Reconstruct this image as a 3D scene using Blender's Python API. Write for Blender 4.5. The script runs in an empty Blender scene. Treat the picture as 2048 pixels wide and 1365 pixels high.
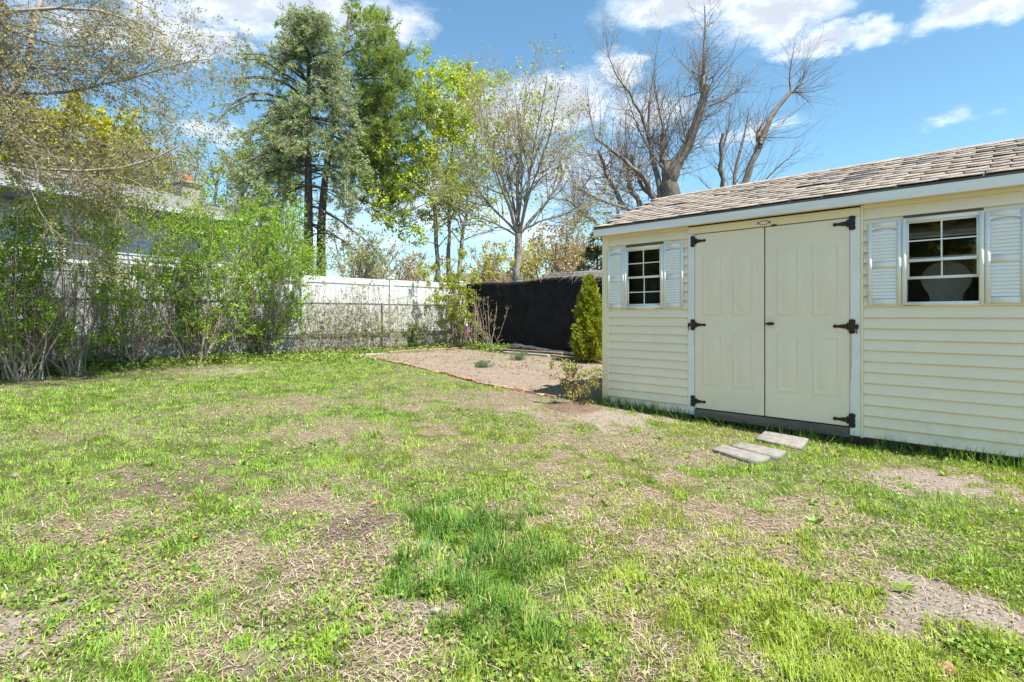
import bpy, bmesh, math, numpy as np
from mathutils import Vector

# ------------------------------------------------------------------ camera, sky, sun, exposure
SC = bpy.context.scene
COL = SC.collection
F, HOR, CH = 1100.0, 634.0, 1.24            # focal length (px of the 2048 wide picture), horizon row, eye height
cam_d = bpy.data.cameras.new("camera")
cam = bpy.data.objects.new("camera", cam_d); COL.objects.link(cam)
cam_d.sensor_width = 36.0; cam_d.lens = F / 2048 * 36.0
cam_d.shift_y = -(682.5 - HOR) / 2048
cam_d.clip_start = 0.05; cam_d.clip_end = 5000
cam.location = (0, 0, CH); cam.rotation_euler = (math.pi / 2, 0, 0)
SC.camera = cam

SUN_DIR = Vector((0.861, -0.764, 2.30)).normalized()      # towards the sun
SUN_EL = math.asin(SUN_DIR.z)
SUN_AZ = math.atan2(SUN_DIR.x, SUN_DIR.y)
SKY_STRENGTH = 0.12
SUN_STRENGTH = 3.2
EXPOSURE = 1.85
SC.view_settings.view_transform = 'Standard'
SC.view_settings.look = 'None'
SC.view_settings.exposure = EXPOSURE
SC.view_settings.gamma = 1.0
SC.view_settings.use_curve_mapping = False
SC.cycles.max_bounces = 6; SC.cycles.diffuse_bounces = 2; SC.cycles.glossy_bounces = 2
SC.cycles.transmission_bounces = 4; SC.cycles.transparent_max_bounces = 8
SC.cycles.use_denoising = True

sun_d = bpy.data.lights.new("sun", 'SUN'); sun_d.energy = SUN_STRENGTH; sun_d.angle = math.radians(0.5)
sun_d.color = (1.0, 0.955, 0.88)
sun = bpy.data.objects.new("sun", sun_d); COL.objects.link(sun)
sun.rotation_euler = SUN_DIR.to_track_quat('Z', 'Y').to_euler(); sun.location = (20, -20, 40)


def build_world():
    w = bpy.data.worlds.new("World"); SC.world = w; w.use_nodes = True
    nt = w.node_tree; N = nt.nodes; L = nt.links
    for n in list(N): N.remove(n)
    out = N.new('ShaderNodeOutputWorld'); bg = N.new('ShaderNodeBackground')
    sky = N.new('ShaderNodeTexSky'); sky.sky_type = 'NISHITA'; sky.sun_disc = False
    sky.sun_elevation = SUN_EL; sky.sun_rotation = SUN_AZ
    sky.air_density = 1.0; sky.dust_density = 0.3; sky.ozone_density = 1.3; sky.altitude = 10
    tc = N.new('ShaderNodeTexCoord')

    def vm(op, a, b=None):
        n = N.new('ShaderNodeVectorMath'); n.operation = op
        for i, v in enumerate((a, b)):
            if v is None: continue
            if isinstance(v, tuple): n.inputs[i].default_value = v
            else: L.new(v, n.inputs[i])
        return n.outputs['Value'] if op in ('LENGTH',) else n.outputs[0]

    def m(op, a, b=None, clamp=False):
        n = N.new('ShaderNodeMath'); n.operation = op; n.use_clamp = clamp
        for i, v in enumerate((a, b)):
            if v is None: continue
            if isinstance(v, (int, float)): n.inputs[i].default_value = v
            else: L.new(v, n.inputs[i])
        return n.outputs[0]
    d = tc.outputs['Generated']
    nz = N.new('ShaderNodeTexNoise'); nz.inputs['Scale'].default_value = 9; nz.inputs['Detail'].default_value = 5
    nz.inputs['Roughness'].default_value = 0.62
    st = vm('MULTIPLY', d, (1.0, 1.0, 1.9)); L.new(st, nz.inputs['Vector'])
    off = vm('SUBTRACT', nz.outputs['Color'], (0.5, 0.5, 0.5)); off = vm('MULTIPLY', off, (0.16, 0.16, 0.085))
    dd = vm('ADD', d, off)
    nz2 = N.new('ShaderNodeTexNoise'); nz2.inputs['Scale'].default_value = 26; nz2.inputs['Detail'].default_value = 4
    nz2.inputs['Roughness'].default_value = 0.6; L.new(st, nz2.inputs['Vector'])
    fine = m('MULTIPLY', m('SUBTRACT', nz2.outputs['Fac'], 0.5), 0.9)
    blobs = [(470, 20, 150, 58, 1), (620, 10, 150, 66, 1), (755, 45, 120, 52, 1), (330, 60, 60, 60, 1), (420, 98, 80, 26, 1),
             (200, 60, 150, 50, .5), (1390, 0, 180, 44, 1), (1540, 25, 150, 60, 1), (1650, 80, 100, 26, 1), (1960, 10, 140, 44, 1),
             (1925, 233, 50, 20, .5), (1110, 205, 150, 50, 1), (1242, 140, 50, 34, .9), (980, 240, 150, 60, .9), (1290, 230, 90, 40, .85),
             (840, 420, 260, 75, .42), (680, 480, 190, 55, .42), (1000, 440, 160, 60, .42), (1500, 262, 110, 20, .5), (1150, 350, 190, 60, .4),
             (430, 262, 90, 22, .7), (1090, 480, 120, 40, .4), (2300, 200, 200, 70, 1), (-250, 250, 200, 60, 1)]
    res = []
    for cx, cy, rx, ry, s in blobs:
        v = np.array([(cx - 1024) / F, 1.0, (HOR - cy) / F]); ln = np.linalg.norm(v)
        res.append((v / ln, rx / F / ln * 1.15, ry / F / ln * 1.15, s))
    rg = np.random.default_rng(4)
    for k in range(12):                                   # the same cloudy sky goes on around the camera
        az = math.radians(70 + k * 19 + rg.uniform(-5, 5)); el = math.radians(rg.uniform(12, 60))
        res.append((np.array([math.sin(az) * math.cos(el), math.cos(az) * math.cos(el), math.sin(el)]),
                    rg.uniform(.16, .3), rg.uniform(.06, .11), 1))
    dens = None
    for c, rx, rz, s in res:
        o = vm('SUBTRACT', dd, tuple(c)); e = vm('MULTIPLY', o, (1 / rx, 1 / rx, 1 / rz))
        a = m('MULTIPLY', m('SUBTRACT', 1.0, vm('LENGTH', e)), s)
        dens = a if dens is None else m('MAXIMUM', dens, a)
    dn = m('ADD', dens, m('MULTIPLY', fine, 0.55))
    mr = N.new('ShaderNodeMapRange'); mr.interpolation_type = 'SMOOTHSTEP'
    mr.inputs['From Min'].default_value = -0.05; mr.inputs['From Max'].default_value = 0.75
    mr.inputs['To Max'].default_value = 0.96; L.new(dn, mr.inputs['Value'])
    lr = N.new('ShaderNodeMapRange'); lr.interpolation_type = 'SMOOTHSTEP'
    lr.inputs['From Min'].default_value = 0.80; lr.inputs['From Max'].default_value = 0.20
    L.new(m('SUBTRACT', dens, m('MULTIPLY', fine, 0.9)), lr.inputs['Value'])
    cc = N.new('ShaderNodeMix'); cc.data_type = 'RGBA'
    cc.inputs[6].default_value = (1.75, 1.92, 2.2, 1); cc.inputs[7].default_value = (3.3, 3.4, 3.5, 1)
    L.new(lr.outputs['Result'], cc.inputs[0])
    skc = N.new('ShaderNodeMix'); skc.data_type = 'RGBA'; skc.blend_type = 'MULTIPLY'; skc.inputs[0].default_value = 1
    L.new(sky.outputs[0], skc.inputs[6]); skc.inputs[7].default_value = (0.38, 0.505, 0.495, 1)
    mx = N.new('ShaderNodeMix'); mx.data_type = 'RGBA'
    L.new(mr.outputs['Result'], mx.inputs[0]); L.new(skc.outputs[2], mx.inputs[6]); L.new(cc.outputs[2], mx.inputs[7])
    L.new(mx.outputs[2], bg.inputs['Color']); bg.inputs['Strength'].default_value = SKY_STRENGTH
    L.new(bg.outputs[0], out.inputs['Surface'])
    w.cycles.sampling_method = 'MANUAL'; w.cycles.sample_map_resolution = 256


build_world()

# ------------------------------------------------------------------ coordinates
NV = np.array([.696, .718]); NV = NV / np.hypot(*NV)        # from the shed front towards the back fence
AV = np.array([NV[1], -NV[0]])                              # along the shed front to the right
SO = np.array([1.233, 7.29])                                # front left corner of the shed


def terrain(x, y):
    x = np.asarray(x, float); y = np.asarray(y, float)
    u = -(x * AV[0] + y * AV[1]); n = x * NV[0] + y * NV[1]
    sp = np.log1p(np.exp(np.clip((u - 1.6) * 1.6, -30, 30))) / 1.6
    sp = np.minimum(sp, 13.0)
    return 0.032 * sp + 0.10 * np.exp(-((u - 7.7) ** 2 + (n - 11) ** 2) / 9) \
        + 0.010 * np.sin(x * 1.3 + 0.6) * np.sin(y * 1.1) * np.clip(1 - np.hypot(x, y) / 30, 0, 1)


def P(px, py, Z):
    return np.array([(px - 1024) / F * Z, Z, CH + (HOR - py) / F * Z])


def G(px, py):
    rx = (px - 1024) / F; rz = (HOR - py) / F
    lo, hi = .3, 70.
    for _ in range(50):
        mid = (lo + hi) / 2
        if CH + rz * mid > float(terrain(rx * mid, mid)): lo = mid
        else: hi = mid
    return np.array([rx * lo, lo, float(terrain(rx * lo, lo))])


def UN(u, n):
    p = -u * AV + n * NV
    return p


# ------------------------------------------------------------------ object helpers
def tag(o, label=None, cat=None, group=None, kind=None):
    if label: o['label'] = label
    if cat: o['category'] = cat
    if group: o['group'] = group
    if kind: o['kind'] = kind
    return o


def empty(name, loc=(0, 0, 0), rz=0.0):
    o = bpy.data.objects.new(name, None); COL.objects.link(o)
    o.empty_display_size = 0.2; o.location = loc; o.rotation_euler = (0, 0, rz)
    return o


def link(name, me, parent=None, loc=None, rot=None):
    o = bpy.data.objects.new(name, me); COL.objects.link(o)
    if parent is not None: o.parent = parent
    if loc is not None: o.location = loc
    if rot is not None: o.rotation_euler = rot
    return o


def raw_mesh(name, V, faces, mat, cols=None, smooth=False):
    """faces: list of (k, 3|4) int arrays"""
    V = np.asarray(V, np.float32)
    me = bpy.data.meshes.new(name)
    me.vertices.add(len(V)); me.vertices.foreach_set('co', V.ravel())
    faces = [np.asarray(f, np.int32) for f in faces if len(f)]
    tot = np.concatenate([np.full(len(f), f.shape[1], np.int32) for f in faces])
    li = np.concatenate([f.ravel() for f in faces])
    me.loops.add(len(li)); me.loops.foreach_set('vertex_index', li)
    me.polygons.add(len(tot))
    st = np.zeros(len(tot), np.int32); st[1:] = np.cumsum(tot)[:-1]
    me.polygons.foreach_set('loop_start', st)
    if smooth: me.polygons.foreach_set('use_smooth', np.ones(len(tot), bool))
    me.update(calc_edges=True)
    if cols is not None:
        a = me.color_attributes.new('Col', 'FLOAT_COLOR', 'POINT')
        c = np.ones((len(V), 4), np.float32); c[:, :3] = cols
        a.data.foreach_set('color', c.ravel())
    if mat is not None: me.materials.append(mat)
    return me


def box_mesh(name, x0, x1, y0, y1, z0, z1, mat, bevel=0.0):
    bm = bmesh.new()
    vs = [bm.verts.new(c) for c in ((x0, y0, z0), (x1, y0, z0), (x1, y1, z0), (x0, y1, z0),
                                    (x0, y0, z1), (x1, y0, z1), (x1, y1, z1), (x0, y1, z1))]
    for f in ((3, 2, 1, 0), (4, 5, 6, 7), (0, 1, 5, 4), (1, 2, 6, 5), (2, 3, 7, 6), (3, 0, 4, 7)):
        bm.faces.new([vs[i] for i in f])
    if bevel > 0:
        bmesh.ops.bevel(bm, geom=list(bm.edges), offset=bevel, segments=1, affect='EDGES')
    me = bpy.data.meshes.new(name); bm.to_mesh(me); bm.free()
    if mat: me.materials.append(mat)
    return me


def box(name, x0, x1, y0, y1, z0, z1, mat, parent=None, bevel=0.0):
    return link(name, box_mesh(name, x0, x1, y0, y1, z0, z1, mat, bevel), parent)


def multibox_mesh(name, boxes, mat):
    V = []; Fq = []
    for (x0, x1, y0, y1, z0, z1) in boxes:
        b = len(V)
        V += [(x0, y0, z0), (x1, y0, z0), (x1, y1, z0), (x0, y1, z0), (x0, y0, z1), (x1, y0, z1), (x1, y1, z1), (x0, y1, z1)]
        Fq += [[b + i for i in f] for f in ((3, 2, 1, 0), (4, 5, 6, 7), (0, 1, 5, 4), (1, 2, 6, 5), (2, 3, 7, 6), (3, 0, 4, 7))]
    return raw_mesh(name, V, [np.array(Fq)], mat)


def prism_mesh(name, poly, y0, y1, mat, axis='xz'):
    """extrude a 2-D outline (x,z) between y0 and y1 (axis 'xz') or (y,z) between x0,x1 (axis 'yz')"""
    bm = bmesh.new()
    def pt(a, b, t): return (a, t, b) if axis == 'xz' else (t, a, b)
    A = [bm.verts.new(pt(a, b, y0)) for a, b in poly]; B = [bm.verts.new(pt(a, b, y1)) for a, b in poly]
    n = len(poly)
    bm.faces.new(A); bm.faces.new(B[::-1])
    for i in range(n): bm.faces.new((A[i], B[i], B[(i + 1) % n], A[(i + 1) % n]))
    bmesh.ops.recalc_face_normals(bm, faces=list(bm.faces))
    me = bpy.data.meshes.new(name); bm.to_mesh(me); bm.free()
    if mat: me.materials.append(mat)
    return me


# ------------------------------------------------------------------ materials
def new_mat(name):
    m = bpy.data.materials.new(name); m.use_nodes = True
    nt = m.node_tree
    for n in list(nt.nodes): nt.nodes.remove(n)
    out = nt.nodes.new('ShaderNodeOutputMaterial')
    return m, nt, out


def pmat(name, col, col2=None, rough=.6, scale=6, detail=5, bump=0., bscale=40, objrand=0., metal=0., spec=.4,
         stretch=(1, 1, 1), splash=0., thr=(.35, .65)):
    m, nt, out = new_mat(name); N = nt.nodes; L = nt.links
    b = N.new('ShaderNodeBsdfPrincipled'); L.new(b.outputs[0], out.inputs[0])
    b.inputs['Roughness'].default_value = rough; b.inputs['Metallic'].default_value = metal
    b.inputs['Specular IOR Level'].default_value = spec
    tc = N.new('ShaderNodeTexCoord'); mp = N.new('ShaderNodeMapping'); mp.inputs['Scale'].default_value = stretch
    L.new(tc.outputs['Object'], mp.inputs[0])
    nz = N.new('ShaderNodeTexNoise'); nz.inputs['Scale'].default_value = scale; nz.inputs['Detail'].default_value = detail
    nz.inputs['Roughness'].default_value = .65
    L.new(mp.outputs[0], nz.inputs['Vector'])
    mr = N.new('ShaderNodeMapRange'); mr.inputs['From Min'].default_value = thr[0]; mr.inputs['From Max'].default_value = thr[1]
    L.new(nz.outputs['Fac'], mr.inputs['Value'])
    mx = N.new('ShaderNodeMix'); mx.data_type = 'RGBA'
    c2 = col2 if col2 is not None else tuple(c * .8 for c in col)
    mx.inputs[6].default_value = (*col, 1); mx.inputs[7].default_value = (*c2, 1)
    L.new(mr.outputs[0], mx.inputs[0])
    src = mx.outputs[2]
    if objrand:
        oi = N.new('ShaderNodeObjectInfo'); hv = N.new('ShaderNodeHueSaturation')
        r2 = N.new('ShaderNodeMapRange'); r2.inputs['To Min'].default_value = 1 - objrand; r2.inputs['To Max'].default_value = 1 + objrand
        L.new(oi.outputs['Random'], r2.inputs['Value']); L.new(r2.outputs[0], hv.inputs['Value']); L.new(src, hv.inputs['Color'])
        src = hv.outputs[0]
    if splash:                                   # soil splashed up the foot of the wall, faint grime above
        ge = N.new('ShaderNodeNewGeometry'); sx = N.new('ShaderNodeSeparateXYZ'); L.new(ge.outputs['Position'], sx.inputs[0])
        dz = N.new('ShaderNodeMapRange'); dz.inputs['From Min'].default_value = .42; dz.inputs['From Max'].default_value = .08; L.new(sx.outputs['Z'], dz.inputs['Value'])
        n2 = N.new('ShaderNodeTexNoise'); n2.inputs['Scale'].default_value = 7; n2.inputs['Detail'].default_value = 8; n2.inputs['Roughness'].default_value = .75; L.new(ge.outputs['Position'], n2.inputs['Vector'])
        n3 = N.new('ShaderNodeMapRange'); n3.inputs['From Min'].default_value = .42; n3.inputs['From Max'].default_value = .72; L.new(n2.outputs['Fac'], n3.inputs['Value'])
        ad = N.new('ShaderNodeMath'); ad.operation = 'MULTIPLY_ADD'; L.new(dz.outputs[0], ad.inputs[0]); ad.inputs[1].default_value = 1.3; ad.inputs[2].default_value = .07
        mu = N.new('ShaderNodeMath'); mu.operation = 'MULTIPLY'; mu.use_clamp = True; L.new(ad.outputs[0], mu.inputs[0]); L.new(n3.outputs[0], mu.inputs[1])
        m2 = N.new('ShaderNodeMath'); m2.operation = 'MULTIPLY'; L.new(mu.outputs[0], m2.inputs[0]); m2.inputs[1].default_value = splash
        dm = N.new('ShaderNodeMix'); dm.data_type = 'RGBA'; dm.inputs[7].default_value = (.30, .24, .17, 1); L.new(m2.outputs[0], dm.inputs[0]); L.new(src, dm.inputs[6]); src = dm.outputs[2]
    L.new(src, b.inputs['Base Color'])
    if bump:
        nb = N.new('ShaderNodeTexNoise'); nb.inputs['Scale'].default_value = bscale; nb.inputs['Detail'].default_value = 5
        L.new(mp.outputs[0], nb.inputs['Vector'])
        bp = N.new('ShaderNodeBump'); bp.inputs['Strength'].default_value = bump; bp.inputs['Distance'].default_value = .02
        L.new(nb.outputs['Fac'], bp.inputs['Height']); L.new(bp.outputs[0], b.inputs['Normal'])
    return m


def leaf_mat(name, trans=.35, rough=.55, spec=.3):
    m, nt, out = new_mat(name); N = nt.nodes; L = nt.links
    at = N.new('ShaderNodeAttribute'); at.attribute_name = 'Col'
    b = N.new('ShaderNodeBsdfPrincipled'); b.inputs['Roughness'].default_value = rough
    b.inputs['Specular IOR Level'].default_value = spec
    t = N.new('ShaderNodeBsdfTranslucent'); mx = N.new('ShaderNodeMixShader'); mx.inputs[0].default_value = trans
    hs = N.new('ShaderNodeHueSaturation'); hs.inputs['Value'].default_value = 1.25; hs.inputs['Saturation'].default_value = 1.1
    L.new(at.outputs['Color'], b.inputs['Base Color']); L.new(at.outputs['Color'], hs.inputs['Color'])
    L.new(hs.outputs[0], t.inputs['Color'])
    L.new(b.outputs[0], mx.inputs[1]); L.new(t.outputs[0], mx.inputs[2]); L.new(mx.outputs[0], out.inputs[0])
    return m


def glass_mat():
    m, nt, out = new_mat('window_glass'); N = nt.nodes; L = nt.links
    fr = N.new('ShaderNodeFresnel'); fr.inputs['IOR'].default_value = 1.75
    tr = N.new('ShaderNodeBsdfTransparent'); tr.inputs['Color'].default_value = (.82, .85, .84, 1)
    gl = N.new('ShaderNodeBsdfGlossy'); gl.inputs['Roughness'].default_value = .02
    mx = N.new('ShaderNodeMixShader'); L.new(fr.outputs[0], mx.inputs[0]); L.new(tr.outputs[0], mx.inputs[1]); L.new(gl.outputs[0], mx.inputs[2])
    L.new(mx.outputs[0], out.inputs[0]); return m


M = {}
M['leaf'] = leaf_mat('leaf', .38)
M['needle'] = leaf_mat('needle', .30, .6)
M['bark_pollard'] = pmat('bark_pollard', (.26, .225, .19), (.10, .085, .072), .95, 10, 7, .8, 50, stretch=(1, 1, .4))
M['grass'] = leaf_mat('grass_blade', .3, .5, .25)
M['straw'] = leaf_mat('dry_straw', .15, .8, .1)
M['petal'] = leaf_mat('petal', .3, .6, .1)
M['bark_grey'] = pmat('bark_grey', (.36, .315, .265), (.19, .16, .13), .9, 14, 6, .6, 60, stretch=(1, 1, .35))
M['bark_dark'] = pmat('bark_dark', (.14, .115, .095), (.06, .05, .042), .95, 14, 6, .6, 60, stretch=(1, 1, .35))
M['bark_tan'] = pmat('bark_tan', (.40, .34, .27), (.24, .19, .15), .9, 20, 5, .4, 80, stretch=(1, 1, .35))
M['bark_brown'] = pmat('bark_brown', (.24, .17, .12), (.12, .085, .06), .9, 20, 5, .4, 80, stretch=(1, 1, .4))
M['siding'] = pmat('vinyl_siding', (.95, .825, .645), (.915, .79, .61), .42, 2.2, 5, .05, 30, spec=.45, splash=0.3)
M['trim_cream'] = pmat('cream_trim', (.94, .80, .56), (.90, .77, .535), .45, 3, 4, .03, 30, splash=0.3)
M['white_trim'] = pmat('white_trim', (.90, .88, .86), (.80, .78, .76), .5, 4, 6, .12, 70, stretch=(.4, 1, 1), splash=0.3)
M['fascia'] = pmat('weathered_white_board', (.88, .87, .86), (.70, .69, .68), .65, 5, 8, .25, 60, stretch=(.15, 1, 1), thr=(.45, .75))
M['door'] = pmat('painted_door', (.92, .795, .63), (.89, .77, .605), .45, 2.5, 5, .06, 120, splash=0.22)
M['shutter'] = pmat('shutter_white', (.91, .89, .86), (.84, .82, .79), .5, 9, 6, .05, 60, thr=(.4, .8))
M['black_iron'] = pmat('black_iron', (.018, .018, .02), (.05, .035, .028), .45, 25, 5, .3, 150, metal=.3, spec=.5)
M['iron_rusty'] = pmat('rusted_iron', (.03, .024, .022), (.09, .04, .02), .7, 35, 5, .4, 150, metal=.2)
M['rust'] = pmat('rust_stain', (.50, .33, .19), (.74, .66, .55), .9, 30, 6, stretch=(1, 1, .2))
M['dark_wood'] = pmat('weathered_sill_wood', (.20, .17, .14), (.11, .09, .075), .85, 9, 6, .4, 60, stretch=(.15, 1, 1))
M['interior'] = pmat('bare_plywood', (.30, .22, .14), (.22, .16, .1), .85, 4, 5)
M['rubber'] = pmat('dark_gap', (.03, .03, .03), None, .8)
M['glass'] = glass_mat()
M['shingle'] = pmat('asphalt_shingle', (.50, .43, .36), (.35, .295, .245), .95, 30, 8, .9, 260, objrand=.14, thr=(.3, .75))
M['shingle_dark'] = pmat('torn_shingle_felt', (.16, .16, .165), (.09, .09, .09), .9, 30, 6, .7, 200, objrand=.2)
M['concrete'] = pmat('paver_concrete', (.28, .265, .235), (.17, .155, .135), .9, 18, 8, .5, 150)
M['brick'] = pmat('red_brick', (.34, .135, .09), (.40, .25, .19), .9, 10, 6, .7, 90, objrand=.3)
M['timber'] = pmat('old_timber', (.33, .23, .16), (.20, .14, .1), .9, 8, 6, .5, 60, stretch=(.2, 1, 1), objrand=.15)
M['timber_grey'] = pmat('silvered_timber', (.46, .42, .37), (.30, .27, .235), .9, 8, 6, .5, 60, stretch=(.2, 1, 1))
M['char'] = pmat('charred_log', (.022, .022, .024), (.13, .12, .11), .8, 22, 7, 1.0, 50, stretch=(.25, 1, 1), thr=(.45, .75))
M['vinyl'] = pmat('white_vinyl', (.60, .61, .60), (.52, .535, .52), .35, 2, 4, .02, 20)
M['galv'] = pmat('galvanised_steel', (.16, .16, .155), (.10, .095, .09), .6, 30, 4, .1, 90, metal=.4)
M['screen'] = pmat('black_mesh_fabric', (.014, .014, .016), (.028, .027, .029), .95, 3, 6, .15, 300, thr=(.4, .7), spec=.15)
M['house_siding'] = pmat('grey_clapboard', (.46, .49, .53), (.40, .42, .46), .6, 3, 4)
M['house_roof'] = pmat('pale_roof', (.22, .21, .205), (.16, .155, .15), .95, 12, 6, .4, 120)
M['gutter'] = pmat('slate_and_eave_shade', (.13, .14, .15), (.10, .105, .115), .5, 4, 3)
M['chimney'] = pmat('pale_stone', (.36, .335, .305), (.25, .23, .21), .9, 8, 6, .5, 60)
M['clay'] = pmat('clay_flue', (.48, .18, .09), (.36, .13, .07), .8, 9, 4)
M['grey_board'] = pmat('speckled_grey_board', (.44, .43, .42), (.28, .27, .26), .9, 120, 4, .2, 200)
M['mulch'] = pmat('mulch', (.10, .058, .038), (.20, .14, .10), .95, 30, 7, 1.0, 90)
M['bed_soil'] = pmat('bed_soil', (.30, .235, .18), (.19, .145, .108), .97, 16, 9, 1.0, 120, thr=(.3, .7))
M['pebble'] = pmat('pebble', (.30, .27, .24), (.42, .39, .36), .85, 9, 5, objrand=.25)
M['dead_leaf'] = pmat('dead_leaf', (.50, .22, .09), (.36, .15, .07), .8, 30, 4, objrand=.25)


def ground_mat():
    m, nt, out = new_mat('lawn_soil'); N = nt.nodes; L = nt.links
    b = N.new('ShaderNodeBsdfPrincipled'); b.inputs['Roughness'].default_value = .97; b.inputs['Specular IOR Level'].default_value = .1
    L.new(b.outputs[0], out.inputs[0])
    tc = N.new('ShaderNodeTexCoord')
    at = N.new('ShaderNodeAttribute'); at.attribute_name = 'Col'          # r: green thatch, g: dark soil, b: pale bare soil
    sp = N.new('ShaderNodeSeparateColor'); L.new(at.outputs['Color'], sp.inputs[0])

    def noise(s, d=6, r=.65):
        n = N.new('ShaderNodeTexNoise'); n.inputs['Scale'].default_value = s; n.inputs['Detail'].default_value = d
        n.inputs['Roughness'].default_value = r; L.new(tc.outputs['Object'], n.inputs['Vector']); return n.outputs['Fac']

    def mixc(f, a, c):
        x = N.new('ShaderNodeMix'); x.data_type = 'RGBA'
        if isinstance(f, float): x.inputs[0].default_value = f
        else: L.new(f, x.inputs[0])
        for i, v in ((6, a), (7, c)):
            if isinstance(v, tuple): x.inputs[i].default_value = (*v, 1)
            else: L.new(v, x.inputs[i])
        return x.outputs[2]

    def rng_(v, a, c):
        r = N.new('ShaderNodeMapRange'); r.inputs['From Min'].default_value = a; r.inputs['From Max'].default_value = c
        L.new(v, r.inputs['Value']); return r.outputs[0]
    fine = rng_(noise(70, 8, .75), .3, .7); mid = rng_(noise(9, 7), .3, .7)
    straw = mixc(fine, (.085, .063, .045), (.32, .25, .175))
    straw = mixc(mid, straw, (.18, .138, .10))
    green = mixc(fine, (.030, .042, .014), (.12, .15, .045))
    dark = mixc(fine, (.05, .038, .029), (.16, .122, .093))
    pale = mixc(fine, (.15, .125, .10), (.36, .31, .255))
    c = mixc(sp.outputs[0], straw, green); c = mixc(sp.outputs[1], c, dark); c = mixc(sp.outputs[2], c, pale)
    L.new(c, b.inputs['Base Color'])
    bp = N.new('ShaderNodeBump'); bp.inputs['Strength'].default_value = .9; bp.inputs['Distance'].default_value = .02
    L.new(noise(55, 9, .7), bp.inputs['Height']); L.new(bp.outputs[0], b.inputs['Normal'])
    return m


M['ground'] = ground_mat()

# ------------------------------------------------------------------ vegetation toolkit (all vectorised)
RNG = np.random.default_rng(11)


def nrm(v): return v / np.maximum(np.linalg.norm(v, axis=-1, keepdims=True), 1e-9)


def resample(pts, n):
    pts = np.asarray(pts, float)
    t = np.r_[0, np.cumsum(np.linalg.norm(np.diff(pts, axis=0), axis=1))]; t /= t[-1]
    q = np.linspace(0, 1, n)
    r = np.stack([np.interp(q, t, pts[:, k]) for k in range(3)], 1)
    for _ in range(2):
        r[1:-1] = .25 * r[:-2] + .5 * r[1:-1] + .25 * r[2:]
    return r


class Wood:
    """collects polylines with radii; builds them as tubes"""
    def __init__(self): self.b = {}

    def add(self, Pts, R, k=5):
        Pts = np.asarray(Pts, float); R = np.asarray(R, float)
        if Pts.ndim == 2: Pts = Pts[None]; R = R[None]
        self.b.setdefault((Pts.shape[1], k), []).append((Pts, R))

    def build(self, name, mat, parent=None):
        Vs = []; Fs = []; base = 0
        for (n, k), lst in self.b.items():
            Pt = np.concatenate([a for a, _ in lst]); R = np.concatenate([r for _, r in lst]); B = len(Pt)
            T = np.empty_like(Pt); T[:, 1:-1] = Pt[:, 2:] - Pt[:, :-2]; T[:, 0] = Pt[:, 1] - Pt[:, 0]; T[:, -1] = Pt[:, -1] - Pt[:, -2]
            T = nrm(T)
            ref = np.where(np.abs(T[:, :1, 2:3]) > .8, np.array([[[1., 0, 0]]]), np.array([[[0, 0, 1.]]]))
            ref = np.broadcast_to(ref, T.shape)
            X = nrm(np.cross(T, ref)); Y = np.cross(T, X)
            a = np.arange(k) / k * 2 * np.pi
            V = Pt[:, :, None] + R[:, :, None, None] * (np.cos(a)[None, None, :, None] * X[:, :, None] + np.sin(a)[None, None, :, None] * Y[:, :, None])
            idx = base + np.arange(B * n * k).reshape(B, n, k)
            i0 = idx[:, :-1]; i1 = idx[:, 1:]
            q = np.stack([i0, np.roll(i0, -1, 2), np.roll(i1, -1, 2), i1], -1).reshape(-1, 4)
            Vs.append(V.reshape(-1, 3)); Fs.append(q); base += B * n * k
        me = raw_mesh(name, np.concatenate(Vs), [np.concatenate(Fs)], mat, smooth=True)
        return link(name, me, parent)


def kids(rng, Pp, Rp, M_, t0=.2, t1=1., ang=(25, 60), L=1.0, lvar=.4, n=5, wob=.12, bias=(0, 0, 0), rr=.55, rtip=.3, taper_len=.6, rmax=None, flat=0., aim=None):
    """M_ children on every parent polyline"""
    B, m, _ = Pp.shape
    C = B * M_
    pi = np.repeat(np.arange(B), M_)
    t = rng.uniform(t0, t1, C) * (m - 1); i = np.minimum(t.astype(int), m - 2); fr = (t - i)[:, None]
    p = Pp[pi, i] * (1 - fr) + Pp[pi, i + 1] * fr
    r = Rp[pi, i] * (1 - fr[:, 0]) + Rp[pi, i + 1] * fr[:, 0]
    tan = nrm(Pp[pi, i + 1] - Pp[pi, i])
    q = rng.normal(size=(C, 3)); q[:, 2] *= (1 - flat)
    perp = nrm(q - (q * tan).sum(1, keepdims=True) * tan)
    a = np.radians(rng.uniform(ang[0], ang[1], C))[:, None]
    d = nrm(np.cos(a) * tan + np.sin(a) * perp)
    Lc = L * (1 + lvar * rng.uniform(-1, 1, C)) * (1 - taper_len * (t / (m - 1) - t0))
    Lc = np.maximum(Lc, .15 * L)
    out = np.empty((C, n, 3)); out[:, 0] = p
    step = (Lc / (n - 1))[:, None]; bias = np.asarray(bias, float)
    for k in range(1, n):
        d = nrm(d + rng.normal(size=(C, 3)) * wob + bias)
        out[:, k] = out[:, k - 1] + d * step
    r0 = r * rr
    if rmax is not None: r0 = np.minimum(r0, rmax)
    R = r0[:, None] * np.linspace(1, rtip, n)[None]
    return out, R


def pick(rng, Pp, N_, t0=0., t1=1., jit=0.):
    B, m, _ = Pp.shape
    pi = rng.integers(0, B, N_)
    t = rng.uniform(t0, t1, N_) * (m - 1); i = np.minimum(t.astype(int), m - 2); fr = (t - i)[:, None]
    p = Pp[pi, i] * (1 - fr) + Pp[pi, i + 1] * fr
    tan = nrm(Pp[pi, i + 1] - Pp[pi, i])
    if jit: p = p + rng.normal(size=p.shape) * jit
    return p, tan


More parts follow.
